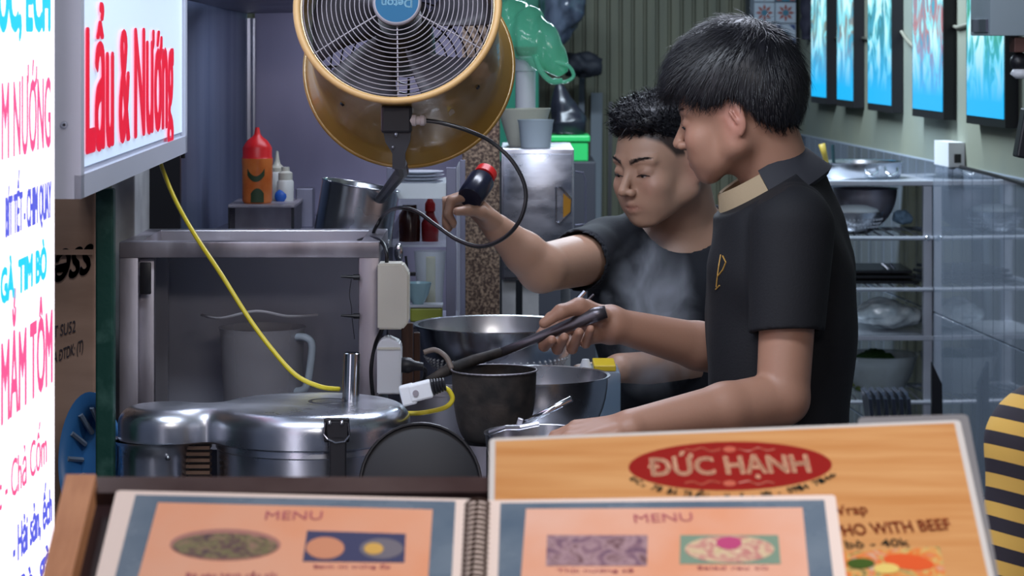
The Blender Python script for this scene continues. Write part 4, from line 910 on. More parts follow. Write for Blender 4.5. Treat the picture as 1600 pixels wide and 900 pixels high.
# big shallow wok left, tubs right
t, c, r = bowl('grey_wok', 'large grey wok to the left of the black wok', 'wok', 686, 612, 4.42, 62, 0.13, M['steel_dirty'], 0.3, 0.003)
ring_stand(686, 4.42, 0.022, c.z - 0.132, 'steel ring stand under the large grey wok')
m_tubc = mat('bluish_clear_tub', srgb(150, 176, 200), 0.2, alpha=0.55)
t = thing('storage_tub', 'bluish clear tub with yellow strip right of the bowls', 'tub', (wp(935, 4.62), 4.62, ZW))
a = P(912, 574, 4.58); b = P(968, 640, 4.58)
bm = NB(); slab(bm, (a.x, 4.52, ZW), (b.x, 4.64, a.z), bev=0.006); obj('tub_body', bm, m_tubc, t, smooth=True, sharp=40)
bm = NB(); slab(bm, (wp(926, 4.6), 4.525, a.z), (wp(960, 4.6), 4.63, a.z + 0.01), bev=0.002); obj('yellow_lid', bm, mat('yellow_lid', srgb(214, 184, 40), 0.4), t)
lobj('white_foam_cup', 'white cup turned over next to the yellow strip', 'cup', (wp(915, 4.58), 4.58, a.z), [(0, 0.014), (0.006, 0.014), (0.0105, 0)], M['white'], 24)

# ------------------------------------------------------------------ rack at the right wall
YR0, YR1 = 7.62, 7.98
xl = wp(1262, YR0); xr = wp(1457, YR0)
rk = thing('steel_rack', 'tall five level stainless steel rack against the tiled right wall', 'rack', ((xl + xr) / 2, 7.8, 0))
m_rack = mat('rack_steel', (0.50, 0.52, 0.58, 1), 0.35, 0.6, col2=(0.60, 0.62, 0.68, 1), scale=8)
zl_ = [P(0, y, YR0).z for y in (290, 372, 452, 532, 628)]
for x in (xl, xr - 0.026):
    for y in (YR0, YR1 - 0.026): obj('post', slab(NB(), (x, y, 0), (x + 0.026, y + 0.026, zl_[0] - 0.001), bev=0.002), m_rack, rk)
for i, z in enumerate(zl_):
    if i in (0, 3):
        obj('shelf', slab(NB(), (xl - 0.004, YR0 - 0.004, z), (xr + 0.004, YR1 + 0.004, z + 0.014), bev=0.002), m_rack, rk)
    else:
        for y in (YR0 - 0.006, YR1 + 0.0): obj('rail', tube(NB(), [(xl, y, z), (xr, y, z)], 0.006, 8), m_rack, rk)
        for x in (xl + 0.001, xr - 0.001): obj('rail', tube(NB(), [(x, YR0, z), (x, YR1, z)], 0.005, 8), m_rack, rk)
        for k in range(9):
            x = xl + 0.035 + (xr - xl - 0.07) * k / 8; obj('wire', tube(NB(), [(x, YR0 - 0.004, z + 0.004), (x, YR1, z + 0.004)], 0.0028, 6), m_rack, rk)
bm = NB(); sphere(bm, P(1449, 372, YR0 - 0.01), 0.008, u=12, v=8); obj('knob', bm, M['chrome'], rk, smooth=True)
# top pan with rings and sticks
def rp(px, Y, z): return (wp(px, Y), Y, z)
zt4 = zl_[0] + 0.014; s = 7.78 / F; r = 68 * s
tp = thing('large_pan', 'wide steel pan with loop handles on top of the rack', 'pan', rp(1341, 7.78, zt4))
ht = P(0, 254, 7.78).z - zt4
bm = NB(); lathe(bm, [(0, 0), (r * 0.93, 0), (r * 0.97, 0.008), (r, ht), (r + 0.004, ht + 0.001), (r + 0.004, ht + 0.004), (r - 0.002, ht + 0.002), (r * 0.95, 0.006), (0, 0.003)], Matrix.Translation(rp(1341, 7.78, zt4)), 56); obj('pan_body', bm, M['pan'], tp, smooth=True, sharp=40)
for px in (1362, 1393):
    bm = NB(); tube(bm, sm([P(px - 10, 262, 7.66), P(px - 8, 270, 7.64), P(px, 274, 7.63), P(px + 8, 270, 7.64), P(px + 9, 263, 7.66)]), 0.004, 8); obj('loop_handle', bm, M['chrome'], tp, smooth=True)
bm = NB(); tube(bm, [P(1293, 262, 7.78), P(1288, 240, 7.78), P(1284, 225, 7.78)], [0.007, 0.008, 0.010], 8); tag(obj('wooden_pestle', bm, mat('yellow_wood', srgb(160, 136, 50), 0.5), smooth=True), 'yellow wooden stick standing in the large pan on the rack', 'stick')
bm = NB(); tube(bm, [P(1303, 262, 7.8), P(1301, 226, 7.8)], 0.005, 8); tag(obj('dark_stick', bm, mat('dark_teal', srgb(20, 50, 56), 0.5)), 'thin dark stick beside the yellow one in the large pan', 'stick')
# second level: hemispheric wok hanging and colander with white lid
t_ = thing('round_wok', 'dark round bottomed steel wok on the second rack level', 'wok', rp(1352, 7.82, zl_[1] + 0.008))
r = 50 * s; bm = NB(); z0_ = zl_[1] + 0.008
pr = [(0, 0), (r * 0.3, 0.003)] + [(r * math.sin(k / 8 * PI / 2), 0.12 * (1 - math.cos(k / 8 * PI / 2))) for k in range(3, 9)]
lathe(bm, pr + [(r + 0.004, 0.121), (r - 0.002, 0.119)] + [(x * 0.97, z + 0.002) for x, z in pr[::-1]][1:-1] + [(0, 0.003)], Matrix.Translation((wp(1352, 7.84), 7.84, z0_)), 44); obj('wok_body', bm, M['steel_dirty'], t_, smooth=True, sharp=40)
cl = thing('small_colander', 'steel colander with pale contents on the second rack level', 'colander', rp(1336, 7.68, z0_))
r = 44 * s; bm = NB(); pr = [(0, 0), (r * 0.5, 0.0), (r * 0.72, 0.012), (r * 0.9, 0.034), (r, 0.062)]
lathe(bm, pr + [(r + 0.003, 0.063), (r - 0.002, 0.063)] + [(x * 0.96, z + 0.002) for x, z in pr[::-1]][1:-1] + [(0, 0.002)], Matrix.Translation(rp(1336, 7.70, z0_)), 44); obj('bowl_body', bm, M['pan'], cl, smooth=True, sharp=40)
bm = NB(); c = Vector(rp(1336, 7.70, z0_))
for j, (q, z) in enumerate(((0.80, 0.021), (0.87, 0.031), (0.935, 0.042))):
    for k in range(40):
        a_ = 2 * PI * (k + 0.5 * (j % 2)) / 40; disc(bm, frame(c + Vector((r * q * math.cos(a_), r * q * math.sin(a_), z)), (math.cos(a_), math.sin(a_), -0.6)), 0.0026, 6, 0.003)
stuff(obj('perforations', bm, m_holel, cl))
bm = NB(); lathe(bm, [(0, 0.062), (r * 0.86, 0.062), (r * 0.8, 0.07), (r * 0.4, 0.08), (0, 0.082)], Matrix.Translation(c), 30); obj('pale_contents', bm, mat('pale_noodle', srgb(232, 236, 238), 0.6, bump=0.4, bscale=60), cl, smooth=True)
tag(crumple('blue_cloth', 'pale blue cloth folded on the right of the second rack level', 'cloth', [P(1396, 338, 7.8), P(1412, 340, 7.8), P(1424, 342, 7.8)], [0.012, 0.022, 0.012], mat('pale_blue_cloth', srgb(120, 150, 176), 0.7), amp=0.4, freq=60, seed=4), 'pale blue cloth folded on the right of the second rack level', 'cloth')
# third level: dark trays and clips
bm = NB(); c0 = P(1375, 438, 7.78)
for k in range(3):
    tag(obj('dark_tray', box(NB(), (c0.x - 0.02, 7.8, zl_[2] + 0.014 + k * 0.015), (0.24 - 0.02 * k, 0.24, 0.009), bev=0.003), M['blackmetal']), ('lowest and widest', 'middle', 'topmost and smallest')[k] + ' flat dark tray of the pile on the third rack level', 'tray', 'dark trays on the third rack level')
bm = NB(); c0 = P(1392, 418, 7.7)
for (p, q) in (((1378, 412), (1398, 430)), ((1390, 412), (1404, 428))): tube(bm, [P(*p, 7.74), P(*q, 7.72)], 0.005, 8)
tube(bm, [P(1398, 430, 7.72), P(1404, 428, 7.72)], 0.005, 8)
tag(obj('steel_tongs', bm, M['pan']), 'short steel tongs lying on the dark trays of the rack', 'tongs')
# fourth level: plastic bag of white food
m_wbag = mat('clear_bag_white_food', srgb(226, 234, 236), 0.25, col2=srgb(176, 190, 196), scale=26, bump=0.4, coat=0.5)
pb = crumple('bag_of_noodles', 'clear plastic bag of white noodles slumped on the fourth rack level', 'bag', [P(1336, 510, 7.78), P(1360, 505, 7.78), P(1395, 506, 7.78), P(1436, 512, 7.78)], [0.012, 0.036, 0.042, 0.020], m_wbag, amp=0.3, freq=36, seed=6, flat=1.5)
pb.location.z = zl_[3] + 0.0145
# fifth: clear bowl of greens
z5 = zl_[4] + 0.008; cbw = thing('clear_bowl', 'large clear plastic bowl with greens on the lowest visible rack level', 'bowl', rp(1372, 7.78, z5)); r = 62 * s
bm = NB(); lathe(bm, [(0, 0), (r * 0.6, 0), (r * 0.85, 0.05), (r, 0.108), (r + 0.004, 0.110), (r - 0.002, 0.107), (r * 0.83, 0.05), (r * 0.58, 0.003), (0, 0.003)], Matrix.Translation(rp(1372, 7.78, z5)), 48); obj('bowl_body', bm, mat('bowl_plastic', srgb(190, 200, 204), 0.15, alpha=0.5, coat=0.6), cbw, smooth=True, sharp=40)
bm = NB()
for k in range(26):
    c = Vector(rp(1372, 7.78, z5)) + Vector((random.uniform(-.6, .6) * r, random.uniform(-.6, .6) * r, random.uniform(0.012, 0.07))); sphere(bm, c, (0.02, 0.016, 0.009), u=8, v=5)
stuff(obj('greens', bm, mat('mixed_greens', srgb(70, 96, 40), 0.5, col2=srgb(130, 120, 60), scale=20), cbw, smooth=True))
tag(crumple('green_vegetables', 'dark bunch of green leaves behind the clear bowl on the rack', 'vegetables', [P(1335, 562, 7.88), P(1365, 556, 7.88), P(1400, 560, 7.88)], [0.01, 0.022, 0.01], mat('leaf_green', srgb(52, 96, 36), 0.5), amp=0.5, freq=80, seed=14), 'dark bunch of green leaves behind the clear bowl on the rack', 'vegetables')
# standing black plates in front
pd = thing('plate_holder', 'dark wire holder keeping six black dishes upright before the rack', 'holder', rp(1395, 7.2, 0))
YH = 7.1; ah = P(1352, 662, YH)
obj('holder_base', slab(NB(), (wp(1350, YH), YH - 0.03, ah.z - 0.05), (wp(1446, YH), YH + 0.16, ah.z - 0.035)), M['blackmetal'], pd)
obj('holder_leg', slab(NB(), (wp(1356, YH), YH + 0.02, 0), (wp(1436, YH), YH + 0.12, ah.z - 0.051)), M['blackmetal'], pd)
me_d = None; 
for k in range(6):
    px = 1362 + k * 12
    if me_d is None:
        bm = NB(); prism(bm, [(-0.006 if z < 0.09 else -0.006 - 0.02 * (z - 0.09) / 0.03, y, z) for y, z in ((0.0, 0), (0.12, 0), (0.135, 0.02), (0.135, 0.10), (0.12, 0.115), (0.015, 0.115), (0.0, 0.10))], (0.006, 0, 0)); tube(bm, [(-0.004 if z < 0.09 else -0.014, y, z) for y, z in ((0.0, 0.005), (0.0, 0.10), (0.015, 0.115), (0.12, 0.115))], 0.0028, 6)
        bmesh.ops.recalc_face_normals(bm, faces=bm.faces[:]); me_d = bpy.data.meshes.new('dish'); bm.to_mesh(me_d); bm.free(); me_d.materials.append(mat('black_dish', (0.06, 0.07, 0.10, 1), 0.22, 0.5))
    o = bpy.data.objects.new('black_dish', me_d); COL.objects.link(o); o.location = (wp(px + 4, YH), YH - 0.01, ah.z - 0.034)
    tag(o, ('leftmost', 'second from left', 'third from left', 'third from right', 'second from right', 'rightmost')[k] + ' of six black dishes standing upright below the clear bowl', 'dish', 'upright black dishes before the rack')
bm = NB(); a = P(1458, 560, 7.3); prism(bm, [P(x, y, 7.3) for x, y in ((1456, 566), (1472, 600), (1474, 700), (1456, 700))], (0, 0.02, 0)); slab(bm, (a.x, 7.3, 0), (P(1474, 0, 7.3).x, 7.32, P(0, 700, 7.3).z + 0.002))
tag(obj('dark_board', bm, M['blackmetal']), 'dark slanted board leaning at the right of the rack post', 'board')

# ------------------------------------------------------------------ right wall fixtures
def panel_mat(name, seed, warm):
    m = bpy.data.materials.new(name); m.use_nodes = True; nt = m.node_tree; b = nt.nodes['Principled BSDF']; Lk = nt.links
    tc = nt.nodes.new('ShaderNodeTexCoord'); mp = nt.nodes.new('ShaderNodeMapping'); mp.inputs['Location'].default_value = (seed * 3.1, seed, seed * 1.7); mp.inputs['Scale'].default_value = (1, 1, 0.55)
    Lk.new(tc.outputs['Object'], mp.inputs[0]); n = nt.nodes.new('ShaderNodeTexNoise'); n.inputs['Scale'].default_value = 13; n.inputs['Detail'].default_value = 3; n.inputs['Distortion'].default_value = 1.2; Lk.new(mp.outputs[0], n.inputs[0])
    r = nt.nodes.new('ShaderNodeValToRGB'); e = r.color_ramp.elements; e[0].position = 0.34; e[0].color = srgb(60, 160, 190); e[1].position = 0.62; e[1].color = srgb(205, 245, 250)
    x = e.new(0.44); x.color = warm; x = e.new(0.52); x.color = srgb(130, 225, 240)
    Lk.new(n.outputs[0], r.inputs[0])
    sp_ = nt.nodes.new('ShaderNodeSeparateXYZ'); Lk.new(tc.outputs['Object'], sp_.inputs[0]); r2 = nt.nodes.new('ShaderNodeMapRange'); r2.inputs['From Min'].default_value = 0.04; r2.inputs['From Max'].default_value = 0.22; Lk.new(sp_.outputs['Z'], r2.inputs[0])
    mx = nt.nodes.new('ShaderNodeMixRGB'); mx.inputs[1].default_value = srgb(10, 175, 240); Lk.new(r2.outputs[0], mx.inputs[0]); Lk.new(r.outputs[0], mx.inputs[2])
    b.inputs['Base Color'].default_value = (0.02, 0.02, 0.02, 1); Lk.new(mx.outputs[0], b.inputs['Emission Color']); b.inputs['Emission Strength'].default_value = 1.15
    return m
pans = [(1283, 1308, srgb(130, 128, 112), 'narrowest'), (1324, 1351, srgb(138, 130, 124), 'second'), (1373, 1412, srgb(40, 120, 130), 'third'), (1444, 1494, srgb(178, 110, 118), 'fourth'), (1530, 1592, srgb(40, 150, 110), 'fifth')]
labs = ['glowing picture panel on the right wall, furthest back and narrowest', 'glowing picture panel with brownish streaks, second from the back of the wall', 'glowing picture panel, deep blue, middle one of the five on the wall', 'glowing picture panel with a reddish dish, second from the right', 'glowing green and blue picture panel, nearest one under the grey box']
for i, (p0, p1, wc, _) in enumerate(pans):
    Yn = CW / (p1 - 450); Yf = CW / (p0 - 450); z0_ = 1.408; z1_ = 2.02; th = 0.035
    t = thing('light_panel', labs[i], 'light panel', WP((Yn + Yf) / 2, z0_, 0.02))
    def wq(y0, y1, o0, o1, za, zb_):
        bm = NB(); A = WP(y0, za, o0); B = WP(y1, za, o0); prism(bm, [(A.x, A.y, za), (B.x, B.y, za), (B.x, B.y, zb_), (A.x, A.y, zb_)], wn * (o1 - o0)); return bm
    obj('frame', wq(Yn, Yf, 0.001, th, z0_, z1_), M['blackmetal'], t)
    ins = 0.012
    f = obj('picture', wq(Yn + ins, Yf - ins, th, th + 0.002, z0_ + 0.022, z1_ - ins), panel_mat('picture_%d' % i, i + 1.3, wc), t)
    # pivot of the picture at its own foot for the fade
    dz = z0_ + 0.022 - org(t).z; f.data.transform(Matrix.Translation((0, 0, -dz))); f.location = (0, 0, dz)
m_cond = mat('pale_conduit', srgb(120, 120, 108), 0.5)
cd = [([(1410, -20), (1411, 48), (1420, 62), (1442, 84)], 'curved pale cable on the wall left of the reddish panel'), ([(1489, -20), (1491, 40), (1500, 43), (1530, 35)], 'pale bent conduit between the two nearest panels'), ([(1308, 60), (1324, 62)], 'short pale cable between the two rear panels'), ([(1351, 60), (1373, 62)], 'short pale cable left of the deep blue panel')]
for pts, lb in cd:
    q = []
    for px, py in pts:
        Y = CW / (px - 450); p = P(px, py, Y) + wn * 0.006; q.append(p)
    tag(obj('wall_cable', tube(NB(), q, 0.006, 8), m_cond, smooth=True), lb, 'cable')
Y = CW / (1498 - 450); c = P(1494, 240, Y)
ws = thing('wall_socket', 'white surface mounted wall socket above the tiles with a black cable', 'socket', WP(Y, c.z - 0.03, 0.02))
bm = NB(); A = WP(Y - 0.07, c.z - 0.033, 0.001); B = WP(Y + 0.09, c.z - 0.033, 0.001); prism(bm, [(A.x, A.y, c.z - 0.033), (B.x, B.y, c.z - 0.033), (B.x, B.y, c.z + 0.033), (A.x, A.y, c.z + 0.033)], wn * 0.045); obj('socket_body', bm, M['white'], ws)
bm = NB(); A = WP(Y - 0.073, c.z - 0.01, 0.012); prism(bm, [A + Vector((0, 0, -0.012)), A + wn * 0.018 + Vector((0, 0, -0.012)), A + wn * 0.018 + Vector((0, 0, 0.012)), A + Vector((0, 0, 0.012))], wd * 0.004); obj('socket_hole', bm, M['black'], ws)
q = []
for px, py in ((1492, 262), (1500, 259), (1530, 266), (1565, 275), (1610, 288), (1680, 310)):
    Yq = CW / (px - 450); q.append(P(px, py, Yq) + wn * 0.012)
tag(obj('black_wall_cable', tube(NB(), q, 0.005, 8), M['rubber'], smooth=True), 'black cable running along the tile edge from the wall socket', 'cable')
# grey wall unit, dome camera
Yv = 5.6
a = P(1547, 56, Yv); b = P(1665, -60, Yv)
wu = thing('wall_unit', 'pale grey metal unit high on the right wall at the frame edge', 'wall unit', ((a.x + b.x) / 2, Yv + 0.1, a.z))
obj('unit_body', slab(NB(), (a.x, Yv, a.z), (wallX(Yv + 0.24) - 0.002, Yv + 0.24, a.z + 0.3), bev=0.003), mat('unit_grey', srgb(150, 164, 172), 0.45), wu, smooth=True, sharp=40)
obj('unit_foot', slab(NB(), (wp(1543, Yv), Yv + 0.02, P(0, 50, Yv).z), (wp(1547, Yv) - 0.0005, Yv + 0.2, P(0, 30, Yv).z)), M['steel_dark'], wu)
sc_ = thing('security_camera', 'black ball shaped camera with white collar under the grey wall unit', 'camera', P(1592, 95, Yv + 0.05))
bm = NB(); sphere(bm, P(1593, 97, Yv + 0.05), 0.021); obj('camera_ball', bm, M['black'], sc_, smooth=True)
bm = NB(); lathe(bm, [(0, 0), (0.018, 0), (0.024, -0.01), (0.012, -0.02), (0, -0.02)], Matrix.Translation(P(1596, 108, Yv + 0.05)), 24); obj('collar', bm, M['white'], sc_, smooth=True)
bm = NB(); A = P(1592, 58, Yv + 0.05); box(bm, (A.x + 0.01, A.y, A.z - 0.016), (0.05, 0.06, 0.032), bev=0.002); obj('bracket', bm, mat('rusty_bracket', srgb(92, 60, 54), 0.6), sc_)
dv = thing('card_reader', 'dark tilted handheld device with silver edge at the right frame edge', 'device', P(1597, 210, 5.4))
Mx = Matrix.Translation(P(1600, 208, 5.38)) @ Matrix.Rotation(math.radians(10), 4, 'Y')
obj('device_body', box(NB(), (0, 0, 0), (0.022, 0.05, 0.10), bev=0.004, M=Mx), M['black'], dv); obj('device_edge', box(NB(), (0.014, -0.001, -0.004), (0.005, 0.051, 0.07), bev=0.002, M=Mx), M['chrome'], dv)
obj('device_hook', slab(NB(), (P(1600, 0, 5.38).x + 0.01, 5.38, P(0, 200, 5.38).z), (wallX(5.38) - 0.002, 5.385, P(0, 196, 5.38).z)), M['blackmetal'], dv)
hb = crumple('hanging_coat', 'dark folded cloth hanging beside the patterned column', 'cloth', [P(1264, -60, 9.45), P(1264, 0, 9.45), P(1262, 40, 9.45), P(1261, 62, 9.45)], [0.02, 0.03, 0.026, 0.02], mat('dark_coat', srgb(34, 34, 50), 0.8), amp=0.3, freq=30, seed=21)

# ------------------------------------------------------------------ menus in the foreground
ta = math.radians(25)
MP = Plane((P(740, 770, 2.04)), (1, 0, 0), (0, math.cos(ta), math.sin(ta)))
def sheet(pix, off, th, n=1, rnd=0.0, plane=MP):
    """flat thin plate whose top face has the given outline on the plane"""
    pts = [plane.hit(x, y, off) for x, y in pix]; bm = NB()
    if rnd:
        out = []
        for i, p in enumerate(pts):
            a_ = pts[i - 1]; b_ = pts[(i + 1) % len(pts)]; u = (a_ - p).normalized() * rnd; v = (b_ - p).normalized() * rnd
            for t in np.linspace(0, 1, 5): out.append(p + u * (1 - t) ** 2 + v * t ** 2)
        pts = out
    prism(bm, pts, -plane.n * th); return bm
def ext(p, q, y):
    """x on the line p-q at row y"""
    return p[0] + (q[0] - p[0]) * (y - p[1]) / (q[1] - p[1])
m_wd = mat('pale_varnished_wood', srgb(196, 140, 100), 0.45, col2=srgb(178, 122, 84), scale=18, stretch=(6, 1, 1))
m_blk = mat('dark_lacquer', srgb(48, 36, 40), 0.3, col2=srgb(64, 46, 48), scale=6)
st = thing('menu_stand', 'dark lacquered menu stand tray with a pale wooden side board', 'menu stand', (0, 1.95, 0))
BY = 1010
base = [(128, 768), (1330, 768), (ext((1330, 768), (1372, 900), BY), BY), (ext((128, 768), (70, 900), BY), BY)]
obj('tray_floor', sheet(base, -0.022, 0.006), m_blk, st)
obj('rear_rim', sheet([(146, 745), (1335, 745), (1338, 768), (140, 770)], -0.0105, 0.016), mat('rim_lacquer', srgb(92, 80, 80), 0.25, col2=srgb(66, 52, 52), scale=7), st)
obj('side_board', sheet([(103, 741), (150, 741), (ext((150, 741), (112, 900), BY), BY), (ext((103, 741), (66, 900), BY), BY)], 0.0, 0.05), m_wd, st)
obj('side_board', sheet([(1336, 747), (1352, 747), (ext((1352, 747), (1405, 900), BY), BY), (ext((1336, 747), (1388, 900), BY), BY)], -0.010, 0.04), m_wd, st)
obj('lower_ledge', sheet([(ext((103, 741), (66, 900), BY) - 2, BY), (ext((1352, 747), (1405, 900), BY) + 2, BY), (ext((1352, 747), (1405, 900), BY) + 6, BY + 20), (ext((103, 741), (66, 900), BY) - 6, BY + 20)], 0.002, 0.04), m_blk, st)
tube_m = NB(); tube(tube_m, [(0.02, 1.99, 0.02), (0.02, 1.99, 1.24)], 0.025, 16); obj('pedestal', tube_m, M['blackmetal'], st, smooth=True)
obj('foot', lathe(NB(), [(0, 0.02), (0.17, 0.02), (0.18, 0.0), (0, 0.0)], Matrix.Translation((0.02, 1.99, 0)), 40), M['blackmetal'], st)

m_lam = mat('laminate_white', srgb(240, 226, 220), 0.22, coat=0.4)
m_bord = mat('slate_blue_border', srgb(92, 112, 134), 0.25, col2=srgb(116, 134, 152), scale=14, coat=0.5, rvar=0.1)
m_page = mat('peach_page', srgb(232, 180, 154), 0.3, col2=srgb(232, 162, 126), scale=9, coat=0.4)
m_page2 = mat('peach_page_2', srgb(234, 190, 172), 0.3, col2=srgb(230, 166, 134), scale=9, coat=0.4)
m_head = mat('faded_plum_print', srgb(178, 96, 110), 0.4); m_body = mat('plum_print', srgb(156, 70, 100), 0.4)
sm_ = thing('spiral_menu', 'open spiral bound laminated food menu lying on the stand', 'menu', MP.hit(740, 840, 0))
L0, L1 = (182, 766), (150, 900); R0, R1 = (744, 780), (734, 900)
def quad(p0, p1, q0, q1, yb): return [p0, q0, (ext(q0, q1, yb), yb), (ext(p0, p1, yb), yb)]
def page(name, q, ins, mpg, off):
    o = obj(name, sheet(q, off, 0.002, rnd=0.004), m_lam, sm_)
    return o
pl_ = page('left_page', quad(L0, L1, R0, R1, 995), 0, m_page, 0.002)
pr_ = page('right_page', quad((747, 782), (738, 900), (1305, 773), (1322, 900), 995), 0, m_page2, 0.002)
def layer(par, name, q, off, m): return obj(name, sheet(q, off, 0.0003), m, par)
layer(pl_, 'blue_border', quad((212, 773), (180, 900), (712, 783), (706, 900), 990), 0.0024, m_bord)
layer(pl_, 'printed_area', quad((247, 785), (216, 900), (676, 796), (669, 900), 984), 0.0028, m_page)
layer(pr_, 'blue_border', quad((782, 786), (778, 900), (1288, 781), (1302, 900), 990), 0.0024, m_bord)
layer(pr_, 'printed_area', quad((822, 795), (814, 900), (1254, 793), (1264, 900), 984), 0.0028, m_page2)
def ptext(s, par, m, x0, y0, x1, y1, hpx, off=0.0031, bold=0.0, plane=MP, shear=0.0, **k):
    a_ = plane.hit(x0, y0, off); b_ = plane.hit(x1, y1, off); t_ = plane.hit((x0 + x1) / 2, (y0 + y1) / 2 - hpx, off); mid = (a_ + b_) / 2
    u = (b_ - a_).normalized(); up = plane.n.cross(u)
    return text(s, m, par, a_, b_, abs((t_ - mid).dot(up)), up, plane.n, off=0.0, th=0.0002, bold=bold, shear=shear, **k)
ptext('MENU', pl_, m_head, 414, 812, 503, 812, 13)
ptext('MENU', pr_, m_head, 992, 817, 1083, 814, 13)
ptext('Bò xào hành cần tỏi', pl_, m_body, 290, 903, 432, 903, 8); ptext('Bánh mì trứng ốp', pl_, m_body, 490, 888, 610, 888, 5)
ptext('Thịt nướng sả', pr_, m_body, 870, 894, 990, 894, 5); ptext('Salad rau củ', pr_, m_body, 1090, 890, 1200, 890, 5)
def food_mat(name, cols, scale):
    m = bpy.data.materials.new(name); m.use_nodes = True; nt = m.node_tree; b = nt.nodes['Principled BSDF']; tc = nt.nodes.new('ShaderNodeTexCoord')
    n = nt.nodes.new('ShaderNodeTexNoise'); n.inputs['Scale'].default_value = scale; n.inputs['Detail'].default_value = 2; n.inputs['Distortion'].default_value = 1.5; nt.links.new(tc.outputs['Object'], n.inputs[0])
    r = nt.nodes.new('ShaderNodeValToRGB'); e = r.color_ramp.elements; e[0].position = 0.3; e[0].color = cols[0]; e[1].position = 0.7; e[1].color = cols[-1]
    for k, c_ in enumerate(cols[1:-1]): e.new(0.3 + 0.4 * (k + 1) / (len(cols) - 1)).color = c_
    nt.links.new(n.outputs[0], r.inputs[0]); nt.links.new(r.outputs[0], b.inputs['Base Color']); b.inputs['Roughness'].default_value = 0.3; b.inputs['Coat Weight'].default_value = 0.4
    return m
def ellipse(cx, cy, rx, ry, n=28, rot=0): return [(cx + rx * math.cos(2 * PI * k / n), cy - ry * math.sin(2 * PI * k / n) + rot * rx * math.cos(2 * PI * k / n)) for k in range(n)]
beef = food_mat('printed_beef', [srgb(84, 72, 80), srgb(116, 92, 88), srgb(124, 124, 88), srgb(156, 124, 112)], 110)
layer(pl_, 'dish_rim_print', ellipse(352, 851, 87, 25), 0.0031, mat('print_plate', srgb(176, 128, 120), 0.3))
layer(pl_, 'dish_print', ellipse(352, 853, 82, 20), 0.0034, beef)
layer(pl_, 'photo_print', [(480, 829), (634, 834), (632, 879), (473, 877)], 0.0031, mat('print_navy', srgb(74, 78, 112), 0.3))
layer(pl_, 'dish_print', ellipse(508, 856, 30, 17), 0.0034, mat('print_bread', srgb(212, 150, 120), 0.3)); layer(pl_, 'dish_print', ellipse(596, 857, 34, 16), 0.0034, mat('print_plate_grey', srgb(120, 118, 130), 0.3)); layer(pl_, 'dish_print', ellipse(584, 857, 15, 9), 0.0037, mat('print_egg', srgb(216, 176, 96), 0.3))
layer(pr_, 'photo_print', [(855, 836), (1012, 836), (1011, 884), (853, 884)], 0.0031, food_mat('printed_meat', [srgb(104, 84, 112), srgb(140, 112, 128), srgb(176, 150, 160), srgb(120, 92, 100)], 60))
layer(pr_, 'photo_print', [(1063, 836), (1216, 836), (1220, 881), (1062, 881)], 0.0031, mat('print_green', srgb(128, 156, 140), 0.3))
layer(pr_, 'dish_print', ellipse(1140, 858, 70, 21), 0.0034, food_mat('printed_salad', [srgb(200, 184, 140), srgb(220, 200, 170), srgb(196, 130, 130), srgb(228, 212, 180)], 60)); layer(pr_, 'dish_print', ellipse(1139, 848, 20, 10), 0.0037, mat('print_magenta', srgb(190, 80, 130), 0.3))
# spiral binding
m_sp = mat('bronze_wire', srgb(74, 52, 40), 0.35, 0.4)
o0 = MP.hit(746, 786, 0.002); o1 = MP.hit(737, 995, 0.002); Ls = (o1 - o0).length; nrm = int(Ls / 0.0062)
dirv = (o1 - o0).normalized()
for k in range(nrm):
    c = o0 + dirv * (k * 0.0062 + 0.002); pts = [c + MP.u * (0.0088 * math.cos(t)) + MP.n * (0.0052 * math.sin(t)) + dirv * (0.0035 * t / (2 * PI)) for t in np.linspace(-0.4, PI + 0.4, 9)]
    obj('binding_ring', tube(NB(), pts, 0.0013, 5), m_sp, sm_)
# wood-print card behind
m_wp = mat('wood_print_card', srgb(216, 166, 112), 0.3, col2=srgb(200, 142, 86), scale=16, stretch=(0.35, 5, 1), coat=0.3)
big = thing('menu_card', 'large wood patterned laminated card with red oval shop emblem', 'menu', MP.hit(1150, 720, -0.008))
TL, TR, BR, BL = (765, 685), (1500, 656), (1553, 900), (762, 900)
def bq(i, yb): return [(TL[0] + i, TL[1] + i * 0.45), (TR[0] - i, TR[1] + i * 0.55), (ext(TR, BR, yb) - i, yb), (ext(TL, BL, yb) + i, yb)]
lam = obj('laminate', sheet(bq(0, 990), -0.0058, 0.002, rnd=0.005), mat('card_laminate', srgb(214, 214, 214), 0.2, coat=0.5), big)
pd_ = obj('wood_print', sheet(bq(9, 988), -0.0055, 0.0003), m_wp, big)
sl = thing('plastic_sleeve', 'clear grey plastic sleeve sticking out behind the wood patterned card', 'sleeve', MP.hit(1540, 800, -0.009))
obj('sleeve_sheet', sheet([(1340, 652), (1512, 647), (ext((1518, 652), (1562, 900), 985), 985), (1380, 985)], -0.0084, 0.0012, rnd=0.006), mat('sleeve_film', srgb(150, 152, 158), 0.25, alpha=0.7, coat=0.5), sl)
m_oval = mat('maroon_print', srgb(150, 34, 30), 0.3, coat=0.3); m_cr = mat('cream_print', srgb(244, 196, 164), 0.35); m_dk = mat('dark_green_print', srgb(36, 56, 56), 0.4); m_rd = mat('red_brown_print', srgb(158, 58, 34), 0.4); m_orn = mat('ornament_print', srgb(196, 104, 84), 0.35)
layer(big, 'emblem_oval', ellipse(1141, 728, 159, 38, 48, -0.012), -0.0052, m_oval)
ptext('ĐỨC HẠNH', big, m_cr, 1015, 743, 1268, 737, 26, off=-0.0049, bold=0.03)
